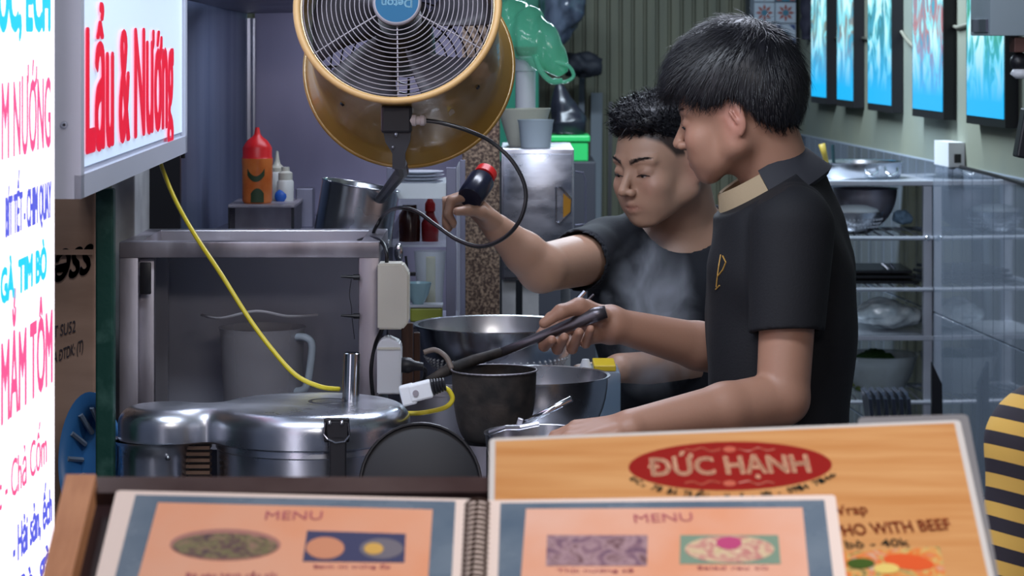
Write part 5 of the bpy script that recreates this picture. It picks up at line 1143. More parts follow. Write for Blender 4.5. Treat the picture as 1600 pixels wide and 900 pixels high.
for cy, sg in ((702, 1), (755, -1)):
    layer(big, 'ornament', ellipse(1140, cy, 10, 4.5), -0.0049, m_orn)
    for dx in (-1, 1):
        pts = [(1140 + dx * a_, cy + sg * b_) for a_, b_ in ((14, 0), (30, 3), (44, -2), (58, 2), (70, 0))]
        bm = NB(); tube(bm, sm([MP.hit(x, y, -0.0049) for x, y in pts]), 0.0007, 5); obj('ornament', bm, m_orn, big)
# the address line bends below the oval
s_ = 'ĐC: 78 BÀ TRIỆU - H. K - HN - 0914 7146'
n = len(s_)
for k, ch in enumerate(s_):
    if ch == ' ': continue
    t = (k + 0.5) / n; x = 982 + t * (1308 - 982); a_ = (x - 1145) / 172; y = 728 + 52 * math.sqrt(max(0.02, 1 - a_ * a_)) - 0.0 * t - 6 * (t - 0.4)
    da = 0.5 * (1308 - 982) / n * 0.86; sl_ = (-52 * a_ / 172 / math.sqrt(max(0.12, 1 - a_ * a_)))
    sl_ = max(-0.75, min(0.75, sl_))
    w_ = 0.45 if ch in 'I.:-' else 1
    ptext(ch, big, m_dk, x - da * w_, y - sl_ * da, x + da * w_, y + sl_ * da, 9 if ch != '-' else 9, off=-0.0049, bold=0.012)
ptext('Wrap', big, m_rd, 1296, 806, 1357, 802, 15, off=-0.0049, bold=0.01)
ptext('PHO WITH BEEF', big, m_rd, 1306, 838, 1488, 827, 17, off=-0.0049, bold=0.018)
ptext('Phở bò - 40k', big, m_dk, 1268, 859, 1422, 853, 12, off=-0.0049, bold=0.01)
layer(big, 'photo_print', [(1300, 864), (1468, 854), (1478, 900), (1500, 985), (1330, 985)], -0.0052, food_mat('printed_noodles', [srgb(70, 60, 40), srgb(214, 190, 120), srgb(226, 120, 50), srgb(206, 190, 170)], 50))
layer(big, 'dish_print', ellipse(1420, 878, 40, 12, 24, 0.12), -0.0049, mat('print_shrimp', srgb(222, 96, 50), 0.3)); layer(big, 'dish_print', ellipse(1385, 888, 20, 8), -0.0046, mat('print_lemon', srgb(226, 206, 120), 0.3)); layer(big, 'dish_print', ellipse(1345, 880, 22, 8), -0.0046, mat('print_herb', srgb(70, 96, 40), 0.3))
# ------------------------------------------------------------------ people: bodies grown from a distance field
class Vol:
    def __init__(s, lo, hi, h):
        s.lo = np.array(lo, float); s.h = h; s.n = np.ceil((np.array(hi) - s.lo) / h).astype(int) + 1
        s.g = np.full(s.n, 0.2, np.float32)
    def region(s, blo, bhi, pad):
        a = np.maximum(0, np.floor((blo - pad - s.lo) / s.h).astype(int)); b = np.minimum(s.n, np.ceil((bhi + pad - s.lo) / s.h).astype(int) + 1)
        if np.any(b <= a): return None
        ax_ = [s.lo[i] + s.h * np.arange(a[i], b[i]) for i in range(3)]
        X, Y, Z = np.meshgrid(*ax_, indexing='ij'); return (slice(a[0], b[0]), slice(a[1], b[1]), slice(a[2], b[2])), np.stack([X, Y, Z], -1).astype(np.float32)
    def op(s, fn, blo, bhi, k=0.01, sub=False):
        r = s.region(np.array(blo, float), np.array(bhi, float), k + 3 * s.h)
        if r is None: return
        sl, p = r; d = fn(p); g = s.g[sl]
        if sub: d = -d; h = np.clip(0.5 - 0.5 * (g - d) / k, 0, 1); s.g[sl] = g * (1 - h) + d * h + k * h * (1 - h)
        else: h = np.clip(0.5 + 0.5 * (g - d) / k, 0, 1); s.g[sl] = g * (1 - h) + d * h - k * h * (1 - h)
    def cap(s, a, b, ra, rb=None, k=0.01, sub=False, fr=None):
        rb = ra if rb is None else rb
        if fr: a = fr.w(a); b = fr.w(b); ra *= fr.s; rb *= fr.s
        a = np.array(a, float); b = np.array(b, float); ab = b - a; L = max(1e-9, float(ab @ ab))
        def fn(p): t = np.clip(((p - a) @ ab) / L, 0, 1)[..., None]; return np.linalg.norm(p - a - ab * t, axis=-1) - (ra + (rb - ra) * t[..., 0])
        R = max(ra, rb); s.op(fn, np.minimum(a, b) - R, np.maximum(a, b) + R, k, sub)
    def ell(s, c, r, k=0.01, sub=False, fr=None, R=None):
        """ellipsoid, radii r along the axes of fr (or R, rows = axes)"""
        r = np.array(r, float)
        if fr: c = fr.w(c); r = r * fr.s; A = fr.R if R is None else np.array(R) @ fr.R
        else: A = np.eye(3) if R is None else np.array(R)
        c = np.array(c, float); m = float(r.max())
        def fn(p):
            q = (p - c) @ A.T; k0 = np.linalg.norm(q / r, axis=-1); k1 = np.linalg.norm(q / (r * r), axis=-1) + 1e-9; return k0 * (k0 - 1) / k1
        s.op(fn, c - m, c + m, k, sub)
    def mesh(s, name):
        g = s.g; n = np.array(g.shape); ins = g < 0
        cnt = np.zeros(n - 1, np.uint8)
        for i in (0, 1):
            for j in (0, 1):
                for k in (0, 1): cnt += ins[i:n[0] - 1 + i, j:n[1] - 1 + j, k:n[2] - 1 + k]
        act = np.argwhere((cnt > 0) & (cnt < 8)); idx = np.full(n - 1, -1, np.int32); idx[tuple(act.T)] = np.arange(len(act))
        acc = np.zeros((len(act), 3)); num = np.zeros(len(act))
        cor = [(i, j, k) for i in (0, 1) for j in (0, 1) for k in (0, 1)]
        for a in cor:
            for ax_ in range(3):
                if a[ax_]: continue
                b = list(a); b[ax_] = 1
                va = g[tuple((act + a).T)]; vb = g[tuple((act + b).T)]; m = (va < 0) != (vb < 0)
                t = np.where(m, va / np.where(m, va - vb, 1), 0); q = np.tile(np.array(a, float), (len(act), 1)); q[:, ax_] += t
                acc[m] += q[m]; num[m] += 1
        V = s.lo + s.h * (act + acc / num[:, None])
        Fc_ = []
        for ax_ in range(3):
            u, v = [(1, 2), (2, 0), (0, 1)][ax_]
            sl0 = [slice(1, -1)] * 3; sl0[ax_] = slice(0, -1); sl1 = [slice(1, -1)] * 3; sl1[ax_] = slice(1, None)
            A = ins[tuple(sl0)]; B = ins[tuple(sl1)]
            for cond, flip in ((A & ~B, False), (~A & B, True)):
                e = np.argwhere(cond)
                if not len(e): continue
                off = np.ones(3, int); off[ax_] = 0; e = e + off
                du = np.zeros(3, int); du[u] = 1; dv = np.zeros(3, int); dv[v] = 1
                q = [idx[tuple((e - du - dv).T)], idx[tuple((e - dv).T)], idx[tuple(e.T)], idx[tuple((e - du).T)]]
                if flip: q = q[::-1]
                Fc_.append(np.stack(q, 1))
        Fa = np.concatenate(Fc_).astype(np.int32)
        me = bpy.data.meshes.new(name); me.vertices.add(len(V)); me.vertices.foreach_set('co', V.astype(np.float32).ravel())
        me.loops.add(Fa.size); me.loops.foreach_set('vertex_index', Fa.ravel()); me.polygons.add(len(Fa))
        me.polygons.foreach_set('loop_start', np.arange(0, Fa.size, 4, dtype=np.int32)); me.update(calc_edges=True); me.validate()
        return me, V
class Fr:
    """a local frame: o origin, f forward, u up, l to the figure's left"""
    def __init__(s, o, f, u, sc=1.0):
        f = np.array(f, float); f /= np.linalg.norm(f); l = np.cross(u, f); l /= np.linalg.norm(l); u = np.cross(f, l)
        s.R = np.array([f, l, u]); s.o = np.array(o, float); s.s = sc
    def w(s, p): return s.o + (np.array(p, float) * s.s) @ s.R
    def loc(s, p): return ((np.asarray(p) - s.o) @ s.R.T) / s.s
    def d(s, v): return np.array(v, float) @ s.R
def vcol(me, C):
    a = me.color_attributes.new('Col', 'FLOAT_COLOR', 'POINT'); a.data.foreach_set('color', np.concatenate([C, np.ones((len(C), 1))], 1).astype(np.float32).ravel())
def lin(r, g, b): return np.array(srgb(r, g, b)[:3])

def head(v, fr, z=1.0):
    """head in the local frame of fr: origin between the ears, x forward, y left, z up"""
    c = lambda a, b, ra, rb=None, k=0.01, sub=False: v.cap(a, b, ra, rb, k, sub, fr)
    e = lambda cc, r, k=0.01, sub=False: v.ell(cc, r, k, sub, fr)
    e((-0.014, 0, 0.040), (0.094, 0.074, 0.082)); e((0.028, 0, 0.018), (0.062, 0.062, 0.070), 0.02)
    e((0.030, 0, -0.030), (0.056, 0.056, 0.060), 0.02)
    for s in (-1, 1):
        c((0.000, s * 0.054, -0.040), (0.062, s * 0.022, -0.082), 0.018, 0.014, 0.02)
        c((-0.002, s * 0.056, 0.0), (0.000, s * 0.055, -0.042), 0.016, 0.018, 0.02)
        e((0.062, s * 0.040, -0.024), (0.024, 0.022, 0.022), 0.018)
        c((0.083, s * 0.012, 0.026), (0.070, s * 0.048, 0.024), 0.0075, 0.006, 0.012)
    e((0.068, 0, -0.084), (0.019, 0.021, 0.016), 0.016)
    e((0.072, 0, -0.054), (0.021, 0.032, 0.024), 0.018)
    for s in (-1, 1): e((0.055, s * 0.030, -0.050), (0.026, 0.024, 0.028), 0.02)
    for s in (-1, 1): e((0.096, s * 0.031, 0.008), (0.016, 0.018, 0.011), 0.010, True)
    c((0.084, 0, 0.012), (0.108, 0, -0.026), 0.0060, 0.0088, 0.010)
    for s in (-1, 1): e((0.099, s * 0.0125, -0.030), (0.009, 0.0072, 0.0072), 0.005)
    for s in (-1, 1): e((0.103, s * 0.006, -0.0375), (0.0048, 0.0030, 0.0030), 0.002, True)
    # lids over the eyes: nearly closed, looking down
    for s in (-1, 1): e((0.0725, s * 0.031, 0.004), (0.0155, 0.0165, 0.0130), 0.004)
    for s in (-1, 1): c((0.0890, s * 0.021, -0.0020), (0.0835, s * 0.042, -0.0008), 0.0024, 0.0020, 0.0015, True)
    # lips
    c((0.0915, 0.004, -0.0530), (0.081, 0.023, -0.0565), 0.0046, 0.003, 0.006); c((0.0915, -0.004, -0.0530), (0.081, -0.023, -0.0565), 0.0046, 0.003, 0.006)
    c((0.0890, 0.006, -0.0645), (0.080, 0.021, -0.0600), 0.0056, 0.003, 0.006); c((0.0890, -0.006, -0.0645), (0.080, -0.021, -0.0600), 0.0056, 0.003, 0.006)
    c((0.0975, 0, -0.0588), (0.083, 0.024, -0.0588), 0.0018, 0.0014, 0.002, True); c((0.0975, 0, -0.0588), (0.083, -0.024, -0.0588), 0.0018, 0.0014, 0.002, True)
    c((0.103, 0, -0.042), (0.101, 0, -0.048), 0.003, 0.003, 0.004, True)
    # ears
    for s in (-1, 1):
        R = np.array([[0.95, -0.25 * s, -0.12], [0.25 * s, 0.95, 0.1 * s], [0.12, -0.1 * s, 0.98]]); R = np.linalg.qr(R.T)[0].T
        R = R * np.sign(np.diag(R))[:, None]
        v.ell((-0.010, s * 0.0735, 0.000), (0.0175, 0.0065, 0.031), 0.004, False, fr, R)
        v.ell((-0.006, s * 0.0805, 0.003), (0.0105, 0.006, 0.021), 0.003, True, fr, R)
        c((-0.004, s * 0.079, 0.012), (-0.012, s * 0.080, -0.006), 0.0032, 0.0028, 0.004)
        e((-0.004, s * 0.072, -0.026), (0.008, 0.005, 0.009), 0.004)
def eyes(fr, par, m_e, m_i):
    for s in (-1, 1):
        c = fr.w((0.0722, s * 0.031, 0.0022)); g = obj('eye', sphere(NB(), Vector(c), 0.0143 * fr.s, u=16, v=12), m_e, par, smooth=True)
        q = fr.w((0.0722 + 0.0112, s * 0.031, -0.0012)); obj('iris', sphere(NB(), Vector(q), 0.0042 * fr.s, u=12, v=8), m_i, g, smooth=True)
        bm = NB(); tube(bm, [Vector(fr.w(p)) for p in ((0.0862, s * 0.0175, -0.0030), (0.0886, s * 0.025, -0.0004), (0.0880, s * 0.032, 0.0004), (0.0850, s * 0.040, -0.0003), (0.0808, s * 0.0465, -0.0022))], [0.0005, 0.0009, 0.0011, 0.0011, 0.0006], 6); obj('eyelashes', bm, m_hair, par)
def strands(name, V, Nn, flow, n, L, th, m, par, lift=0.003, seed=0, jit=0.25, seg=4):
    r_ = np.random.default_rng(seed); pick = r_.choice(len(V), size=min(n, len(V)), replace=False)
    P0 = V[pick]; N0 = Nn[pick]; D = flow(P0, N0); D = D - N0 * (D * N0).sum(1, keepdims=True); D += r_.normal(size=D.shape) * jit; D /= np.linalg.norm(D, axis=1, keepdims=True) + 1e-9
    Ls = L(P0) * r_.uniform(0.6, 1.15, len(P0)); S = np.cross(D, N0); S /= np.linalg.norm(S, axis=1, keepdims=True) + 1e-9
    verts = []; m_ = len(P0)
    pts = []
    for k in range(seg + 1):
        t = k / seg; off = lift * np.sin(min(1, t * 1.2) * PI * 0.55); c = P0 - N0 * 0.0015 + D * (Ls * t)[:, None] + N0 * off
        c = c - N0 * (Ls * Ls * t * t)[:, None] * 3.0
        w_ = th * (1 - t * 0.85)
        pts.append(np.stack([c - S * w_, c + N0 * w_, c + S * w_], 1))
    A = np.stack(pts, 1)                       # (m, seg+1, 3, 3)
    verts = A.reshape(-1, 3); base = np.arange(m_) * (seg + 1) * 3; Fs = []
    for k in range(seg):
        for j in range(2):
            a = base + k * 3 + j; b = a + 1; Fs.append(np.stack([a, b, b + 3, a + 3], 1))
    Fa = np.concatenate(Fs).astype(np.int32); me = bpy.data.meshes.new(name); me.vertices.add(len(verts)); me.vertices.foreach_set('co', verts.astype(np.float32).ravel())
    me.loops.add(Fa.size); me.loops.foreach_set('vertex_index', Fa.ravel()); me.polygons.add(len(Fa)); me.polygons.foreach_set('loop_start', np.arange(0, Fa.size, 4, dtype=np.int32)); me.update(calc_edges=True)
    return me
def join(a, b):
    bm = NB(); bm.from_mesh(a); bm.from_mesh(b); me = bpy.data.meshes.new(a.name); bm.to_mesh(me); bm.free(); bpy.data.meshes.remove(a); bpy.data.meshes.remove(b); return me
def vnorm(me):
    me.update(); N = np.empty(len(me.vertices) * 3, np.float32); me.vertices.foreach_get('normal', N); return N.reshape(-1, 3)
def hand(v, W, f, n, t, curls, sc=1.0, thumb=(0.5, 0.3), spread=0.1):
    """W wrist, f towards the fingers, n out of the palm, t towards the thumb; curls = bend of each knuckle per finger, index first"""
    f, n, t = [np.array(x, float) / np.linalg.norm(x) for x in (f, n, t)]; n = n - f * (n @ f); n /= np.linalg.norm(n); t = t - f * (t @ f) - n * (t @ n); t /= np.linalg.norm(t)
    W = np.array(W, float); S = sc
    mcp = [W + (f * 0.088 + t * 0.030) * S, W + (f * 0.092 + t * 0.010) * S, W + (f * 0.087 - t * 0.011) * S, W + (f * 0.078 - t * 0.030) * S]
    for i, p in enumerate(mcp): v.cap(W + t * (0.014 - 0.009 * i) * S, p, 0.0155 * S, 0.0105 * S, 0.012)
    v.cap(W + f * 0.03 * S + t * 0.02 * S + n * 0.006 * S, W + f * 0.06 * S + t * 0.025 * S + n * 0.004 * S, 0.016 * S, 0.012 * S, 0.01)
    Ls = [(0.042, 0.025, 0.020), (0.046, 0.029, 0.021), (0.043, 0.027, 0.021), (0.034, 0.020, 0.018)]
    for i, (p, c) in enumerate(zip(mcp, curls)):
        d = f + t * spread * (1.5 - i) ; d /= np.linalg.norm(d); a = 0; r = [0.0095, 0.0088, 0.0080, 0.0070]
        if i == 3: r = [x * 0.86 for x in r]
        for j in range(3):
            a += c if not isinstance(c, (tuple, list)) else c[j]; dd = d * math.cos(a) + n * math.sin(a); q = p + dd * Ls[i][j] * S; v.cap(p, q, r[j] * S, r[j + 1] * S, 0.003); p = q
    p = W + (f * 0.022 + t * 0.022) * S; d = f * math.cos(thumb[0]) + t * math.sin(thumb[0]) + n * 0.35; d /= np.linalg.norm(d)
    for L_, r0, r1 in ((0.042, 0.0145, 0.0115), (0.032, 0.0108, 0.0098), (0.026, 0.0098, 0.0078)):
        q = p + d * L_ * S; v.cap(p, q, r0 * S, r1 * S, 0.006); p = q; d = d + n * thumb[1] + f * 0.15; d /= np.linalg.norm(d)

m_skin = mat('skin', (0.5, 0.3, 0.2, 1), 0.48, vcol=True, sss=0.12, bump=0.06, scale=180)
m_hair = mat('black_hair', (0.006, 0.006, 0.009, 1), 0.42, sheen=0.0)
m_eye = mat('eye_white', srgb(190, 180, 176), 0.25); m_iris = mat('dark_iris', (0.01, 0.008, 0.008, 1), 0.15)
m_polo = mat('black_polo_cloth', (0.003, 0.0034, 0.0062, 1), 0.8, bump=0.15, scale=300, sheen=0.0)
m_tee = mat('charcoal_tee_cloth', (0.010, 0.012, 0.018, 1), 0.8, bump=0.15, scale=300, sheen=0.0)
m_trs = mat('dark_trousers', (0.02, 0.022, 0.03, 1), 0.85)
SK1 = lin(158, 118, 98); SK2 = lin(176, 138, 116)
def skin_cols(V, fr, base, hairline=None):
    L = fr.loc(V); C = np.tile(base, (len(V), 1))
    red = lin(176, 98, 92)
    def mixc(mask, col): nonlocal C; C = C * (1 - mask[:, None]) + np.array(col) * mask[:, None]
    g = lambda c, r: np.exp(-(((L - np.array(c)) / np.array(r)) ** 2).sum(1))
    nd = np.linalg.norm(L, axis=1) < 0.16
    mixc(0.55 * g((0.090, 0, -0.0588), (0.016, 0.021, 0.0085)) * nd, lin(138, 66, 66))
    for s in (-1, 1):
        mixc(0.35 * g((-0.008, s * 0.078, 0.0), (0.03, 0.012, 0.035)) * nd, red); mixc(0.22 * g((0.075, s * 0.04, -0.02), (0.02, 0.02, 0.02)) * nd, red)
        mixc(0.30 * g((0.085, s * 0.031, 0.004), (0.02, 0.018, 0.008)) * nd, lin(104, 70, 62))
        # brows
        bx = np.clip((np.abs(L[:, 1]) - 0.012) / 0.036, 0, 1); zb_ = 0.0235 + 0.006 * np.sin(bx * 2.2); thk = 0.0042 - 0.0022 * bx
        mk = (np.abs(L[:, 2] - zb_) < thk) & (np.abs(L[:, 1]) > 0.011) & (np.abs(L[:, 1]) < 0.05) & (L[:, 0] > 0.05) & nd
        mixc(mk * 0.5, lin(26, 20, 22))
    if hairline is not None:
        mk = np.clip((L[:, 2] - hairline(L[:, 0], L[:, 1])) / 0.010 + 0.3, 0, 1) * nd * (L[:, 0] < 0.085); ear = (np.abs(L[:, 1]) > 0.0715) & (L[:, 0] < 0.02) & (L[:, 0] > -0.03) & (L[:, 2] < 0.032)
        mixc(mk * (~ear) * 0.92, lin(20, 18, 22))
    return C
def eyebrows(fr, par, seed):
    r_ = np.random.default_rng(seed)
    for s in (-1, 1):
        bm = NB()
        for k in range(90):
            b = r_.uniform(0, 1); z = 0.0235 + 0.006 * math.sin(b * 2.2) + r_.normal() * 0.0016 * (1 - 0.4 * b); y = 0.012 + 0.036 * b; x = 0.0935 - 8.5 * y * y + 0.0005
            p = Vector(fr.w((x, s * y, z))); q = Vector(fr.w((x - 0.002, s * (y + 0.006), z + 0.0012))); tube(bm, [p, q], [0.00045, 0.0002], 3)
        stuff(obj('eyebrow', bm, m_hair, par))

# ================================================================== cook in the black polo (profile, front)
YA = 4.10
def A_(px, py, Y=YA): return np.array(P(px, py, Y))
f1 = np.array([-0.955, 0.27, -0.20]); fr1 = Fr(A_(1153, 181, 4.10), f1, (-0.20, 0.0, 1.0), 0.93)
man1 = thing('person', 'young man in a black polo shirt with khaki collar, cooking in profile', 'person', (float(A_(1220, 0)[0]), 4.12, 0))
v = Vol((-0.02, 3.70, 0.95), (0.62, 4.50, 1.74), 0.0028)
head(v, fr1)
nb = A_(1216, 288, 4.12)
v.cap(fr1.w((-0.024, 0, -0.02)), nb, 0.052, 0.054, 0.02); v.cap(fr1.w((-0.05, 0, 0.0)), nb + np.array([0.004, 0, 0]), 0.036, 0.046, 0.02)
Ls_ = A_(1238, 345, 3.945); Rs_ = A_(1218, 350, 4.30)
LsS = Ls_ + np.array([0, 0, -0.014]); v.cap(Ls_ + np.array([0, 0, -0.03]), Rs_ + np.array([0, 0, -0.03]), 0.042, 0.042, 0.02); v.cap(nb + np.array([0, 0, -0.045]), (Ls_ + Rs_) / 2, 0.048, 0.06, 0.02)
v.ell(A_(1216, 475, 4.12), (0.095, 0.14, 0.14), 0.03); v.ell(A_(1216, 600, 4.12), (0.095, 0.145, 0.17), 0.03)
Le = A_(1223, 622, 3.895); Lw = A_(985, 668, 3.80); Re = A_(1170, 560, 4.27); Rw = A_(958, 507, 4.14)
v.cap(LsS, Le, 0.043, 0.0385, 0.02); v.cap(Le, Le * 0.62 + Lw * 0.38, 0.0385, 0.0375, 0.008); v.cap(Le * 0.62 + Lw * 0.38, Lw, 0.0375, 0.0255, 0.01)
v.cap(Rs_, Re, 0.046, 0.038, 0.02); v.cap(Re, Re * 0.62 + Rw * 0.38, 0.038, 0.037, 0.01); v.cap(Re * 0.62 + Rw * 0.38, Rw, 0.037, 0.0255, 0.01)
hand(v, Lw, (-0.96, -0.05, -0.12), (0.05, 0.25, -1), (-0.1, -1, -0.2), [(0.35, 0.5, 0.4)] * 4, 0.97, (0.7, 0.3))
# right hand closed round the spatula handle
Hc = lambda px, py, Y: A_(px, py, Y)
kn = [Hc(862, 498, 4.16), Hc(880, 486, 4.165), Hc(899, 479, 4.165), Hc(917, 480, 4.16)]
for i, p in enumerate(kn): v.cap(Rw + np.array([-0.006, 0.004, 0.010 - 0.007 * i]), p, 0.019, 0.0115, 0.012)
v.cap(Rw, Hc(915, 512, 4.165), 0.022, 0.019, 0.012); v.cap(Hc(930, 520, 4.13), Hc(900, 528, 4.15), 0.017, 0.014, 0.01)
fing = [[(862, 498, 4.16), (846, 524, 4.14), (850, 541, 4.112), (862, 531, 4.085)],
        [(880, 486, 4.165), (866, 520, 4.145), (871, 546, 4.11), (882, 527, 4.078)],
        [(899, 479, 4.165), (888, 520, 4.145), (894, 545, 4.105), (905, 519, 4.073)],
        [(917, 480, 4.16), (910, 516, 4.14), (915, 537, 4.10), (923, 514, 4.074)]]
for i, fg in enumerate(fing):
    q = [Hc(*x) for x in fg]
    for j in range(3): v.cap(q[j], q[j + 1], [0.0098, 0.009, 0.0082][j] * (0.88 if i == 3 else 1), [0.009, 0.0082, 0.0072][j] * (0.88 if i == 3 else 1), 0.003)
th_ = [Hc(938, 496, 4.12), Hc(905, 479, 4.10), Hc(876, 487, 4.08), Hc(850, 505, 4.075)]
for j, (a, b) in enumerate(((0.016, 0.0135), (0.0125, 0.0105), (0.0105, 0.008))): v.cap(th_[j], th_[j + 1], a, b, 0.006)
me, V = v.mesh('body'); del v
hl1 = lambda x, y: np.interp(x, [-0.11, -0.06, -0.03, 0.0, 0.03, 0.05, 0.07, 0.09], [-0.030, -0.018, 0.020, 0.034, 0.030, 0.040, 0.050, 0.056])
vcol(me, skin_cols(V, fr1, SK1, hl1)); body1 = obj('body', me, m_skin, man1, smooth=True)
eyes(fr1, man1, m_eye, m_iris); eyebrows(fr1, man1, 1)
# hair: thick bowl shaped top with a fringe, tapering at the nape
v = Vol(fr1.o - 0.17, fr1.o + 0.19, 0.003)
v.ell((-0.010, 0, 0.062), (0.110, 0.090, 0.100), 0.02, False, fr1); v.ell((0.045, 0, 0.062), (0.064, 0.076, 0.062), 0.03, False, fr1); v.ell((-0.055, 0, 0.02), (0.058, 0.074, 0.07), 0.03, False, fr1)
sl_, p_ = v.region(v.lo, v.lo + v.n * v.h, 0); Lc = fr1.loc(p_.reshape(-1, 3)).reshape(p_.shape)
hz_ = np.interp(Lc[..., 0], [-0.12, -0.075, -0.045, -0.03, -0.012, 0.012, 0.03, 0.06, 0.085, 0.11], [-0.034, -0.034, -0.014, 0.016, 0.036, 0.030, 0.026, 0.052, 0.062, 0.058])
hz_ = hz_ + 0.0035 * np.sin(Lc[..., 1] * 260 + Lc[..., 0] * 300) + 0.0025 * np.sin(Lc[..., 0] * 700)
d = (hz_ - Lc[..., 2]) * 0.9 * fr1.s; g = v.g; k = 0.008; h = np.clip(0.5 - 0.5 * (g - d) / k, 0, 1); v.g = (g * (1 - h) + d * h + k * h * (1 - h)).astype(np.float32)
hm_, HV = v.mesh('hair'); HN = vnorm(hm_); crown = fr1.w((-0.055, 0, 0.145))
fwd = fr1.d((1, 0, 0)); upv = fr1.d((0, 0, 1))
def flow1(Pp, Nn):
    L = fr1.loc(Pp); d = Pp - crown; d /= np.linalg.norm(d, axis=1, keepdims=True); wgt = np.clip((L[:, 2] - 0.03) / 0.08, 0, 1)[:, None]; return d * 1.0 - upv * 0.6 * (1 - wgt) + fwd * 0.35 * wgt
st_ = strands('hair', HV, HN, flow1, 9000, lambda p: np.where(fr1.loc(p)[:, 2] > 0.04, 0.034, 0.016), 0.00055, m_hair, man1, 0.004, 1, 0.16)
obj('hair', join(hm_, st_), m_hair, man1, smooth=True)

# polo shirt
def folds(p, amp, seed, f=(22, 14, 9)):
    r_ = np.random.default_rng(seed); o = 0
    for i in range(5):
        w_ = r_.normal(size=3) * np.array(f); o = o + np.sin(p @ w_ + r_.uniform(0, 6) + 1.2 * np.sin(p @ (w_[::-1] * 0.7)))
    return amp * o / 3
v = Vol((0.18, 3.80, 0.78), (0.64, 4.46, 1.50), 0.0032)
v.ell(A_(1219, 470, 4.12), (0.104, 0.160, 0.165), 0.03); v.cap(A_(1214, 500, 4.12), A_(1211, 760, 4.12), 0.104, 0.110, 0.04)
for yy in (4.04, 4.20): v.cap(A_(1217, 430, yy), A_(1212, 760, yy), 0.100, 0.108, 0.03)
v.cap(A_(1238, 344, 4.0), A_(1226, 344, 4.24), 0.056, 0.056, 0.03); cP = A_(1200, 288); cP[1] = 4.12; cN = np.array([-0.58, 0, 1]) / math.hypot(0.58, 1); v.cap(cP - cN * 0.016, A_(1226, 365, 4.12), 0.084, 0.090, 0.02); v.cap(A_(1262, 292, 4.12), A_(1277, 400, 4.12), 0.026, 0.053, 0.03); v.ell(A_(1275, 480, 4.12), (0.054, 0.15, 0.165), 0.03)
v.ell(A_(1162, 400, 4.08), (0.044, 0.13, 0.11), 0.04)
Lh = Ls_ + (Le - Ls_) * 0.62; Rh = Rs_ + (Re - Rs_) * 0.62
v.cap(Rs_, Rh, 0.064, 0.052, 0.02); v2 = Vol((0.18, 3.80, 0.78), (0.64, 4.46, 1.50), 0.0032); v2.cap(Ls_ + np.array([0, 0, -0.010]), Lh + (Le - Ls_) * 0.1, 0.063, 0.055, 0.018)
sl_, p_ = v.region(v.lo, v.lo + v.n * v.h, 0); near = np.abs(v.g) < 0.05
fo = np.zeros_like(v.g); pn = p_[near]; fo[near] = folds(pn, 0.0032, 5) + 0.0016 * np.sin((pn[:, 2] * 60 + pn[:, 0] * 30)) * np.exp(-((pn[:, 2] - 1.30) / 0.09) ** 2); v.g += fo; v2.g += folds(p_, 0.0016, 15)
# cut the sleeve hem level and the opening inside it, the body hem below
dirS = (Le - Ls_) / np.linalg.norm(Le - Ls_); hemP = Ls_ + (Le - Ls_) * 0.628; nh = dirS + np.array([0.10, 0, 0]); nh /= np.linalg.norm(nh)
dd = (p_ - hemP) @ nh; 
v2.g = np.maximum(v2.g, dd).astype(np.float32)
v2.cap(hemP - dirS * 0.025, hemP + dirS * 0.03, 0.0435, 0.0435, 0.002, True)
k = 0.012; h = np.clip(0.5 + 0.5 * (v.g - v2.g) / k, 0, 1); v.g = (v.g * (1 - h) + v2.g * h - k * h * (1 - h)).astype(np.float32); del v2
v.g = np.maximum(v.g, (p_ - cP) @ cN + 0.002).astype(np.float32); v.cap(cP - cN * 0.02, cP + cN * 0.08, 0.046, 0.054, 0.004, True)
me, SV = v.mesh('polo_shirt'); del v
shirt1 = obj('polo_shirt', me, m_polo, man1, smooth=True)
# collar ring: black behind, khaki front
m_khaki = mat('khaki_collar_cloth', srgb(150, 132, 106), 0.8, bump=0.1, scale=300); m_colb = mat('collar_cloth', (0.013, 0.014, 0.02, 1), 0.75)
cc_ = Vector(A_(1200, 288, 4.12)); cz = Vector((0.42, 0, 1)).normalized(); cz = Vector((-0.58, 0.0, 1)).normalized()
cfm = frame(cc_, cz, (1, 0, 0))
def collar(name, a0, a1, m, h=0.030, up=1.0):
    bm = NB(); n = 26; rows = [(-0.006, 0.072), (h * 0.9, 0.064), (h, 0.066), (h * 0.92, 0.070), (-0.020, 0.091), (-0.026, 0.083)]; G = []
    for k in range(n + 1):
        a_ = a0 + (a1 - a0) * k / n; ex_ = 1.08
        G.append([bm.verts.new(cfm @ Vector((r * ex_ * math.cos(a_), r * math.sin(a_), z * up - 0.004))) for z, r in rows])
    for k in range(n):
        for j in range(len(rows)):
            j2 = (j + 1) % len(rows); bm.faces.new((G[k][j], G[k + 1][j], G[k + 1][j2], G[k][j2]))
    bm.faces.new(G[0]); bm.faces.new(G[-1][::-1]); return obj(name, bm, m, man1, smooth=True, sharp=40)
collar('collar', -1.66, 1.66, m_colb, 0.036); collar('collar_facing', -3.02, -1.67, m_khaki, 0.030); collar('collar_facing', 1.67, 3.02, m_khaki, 0.030)
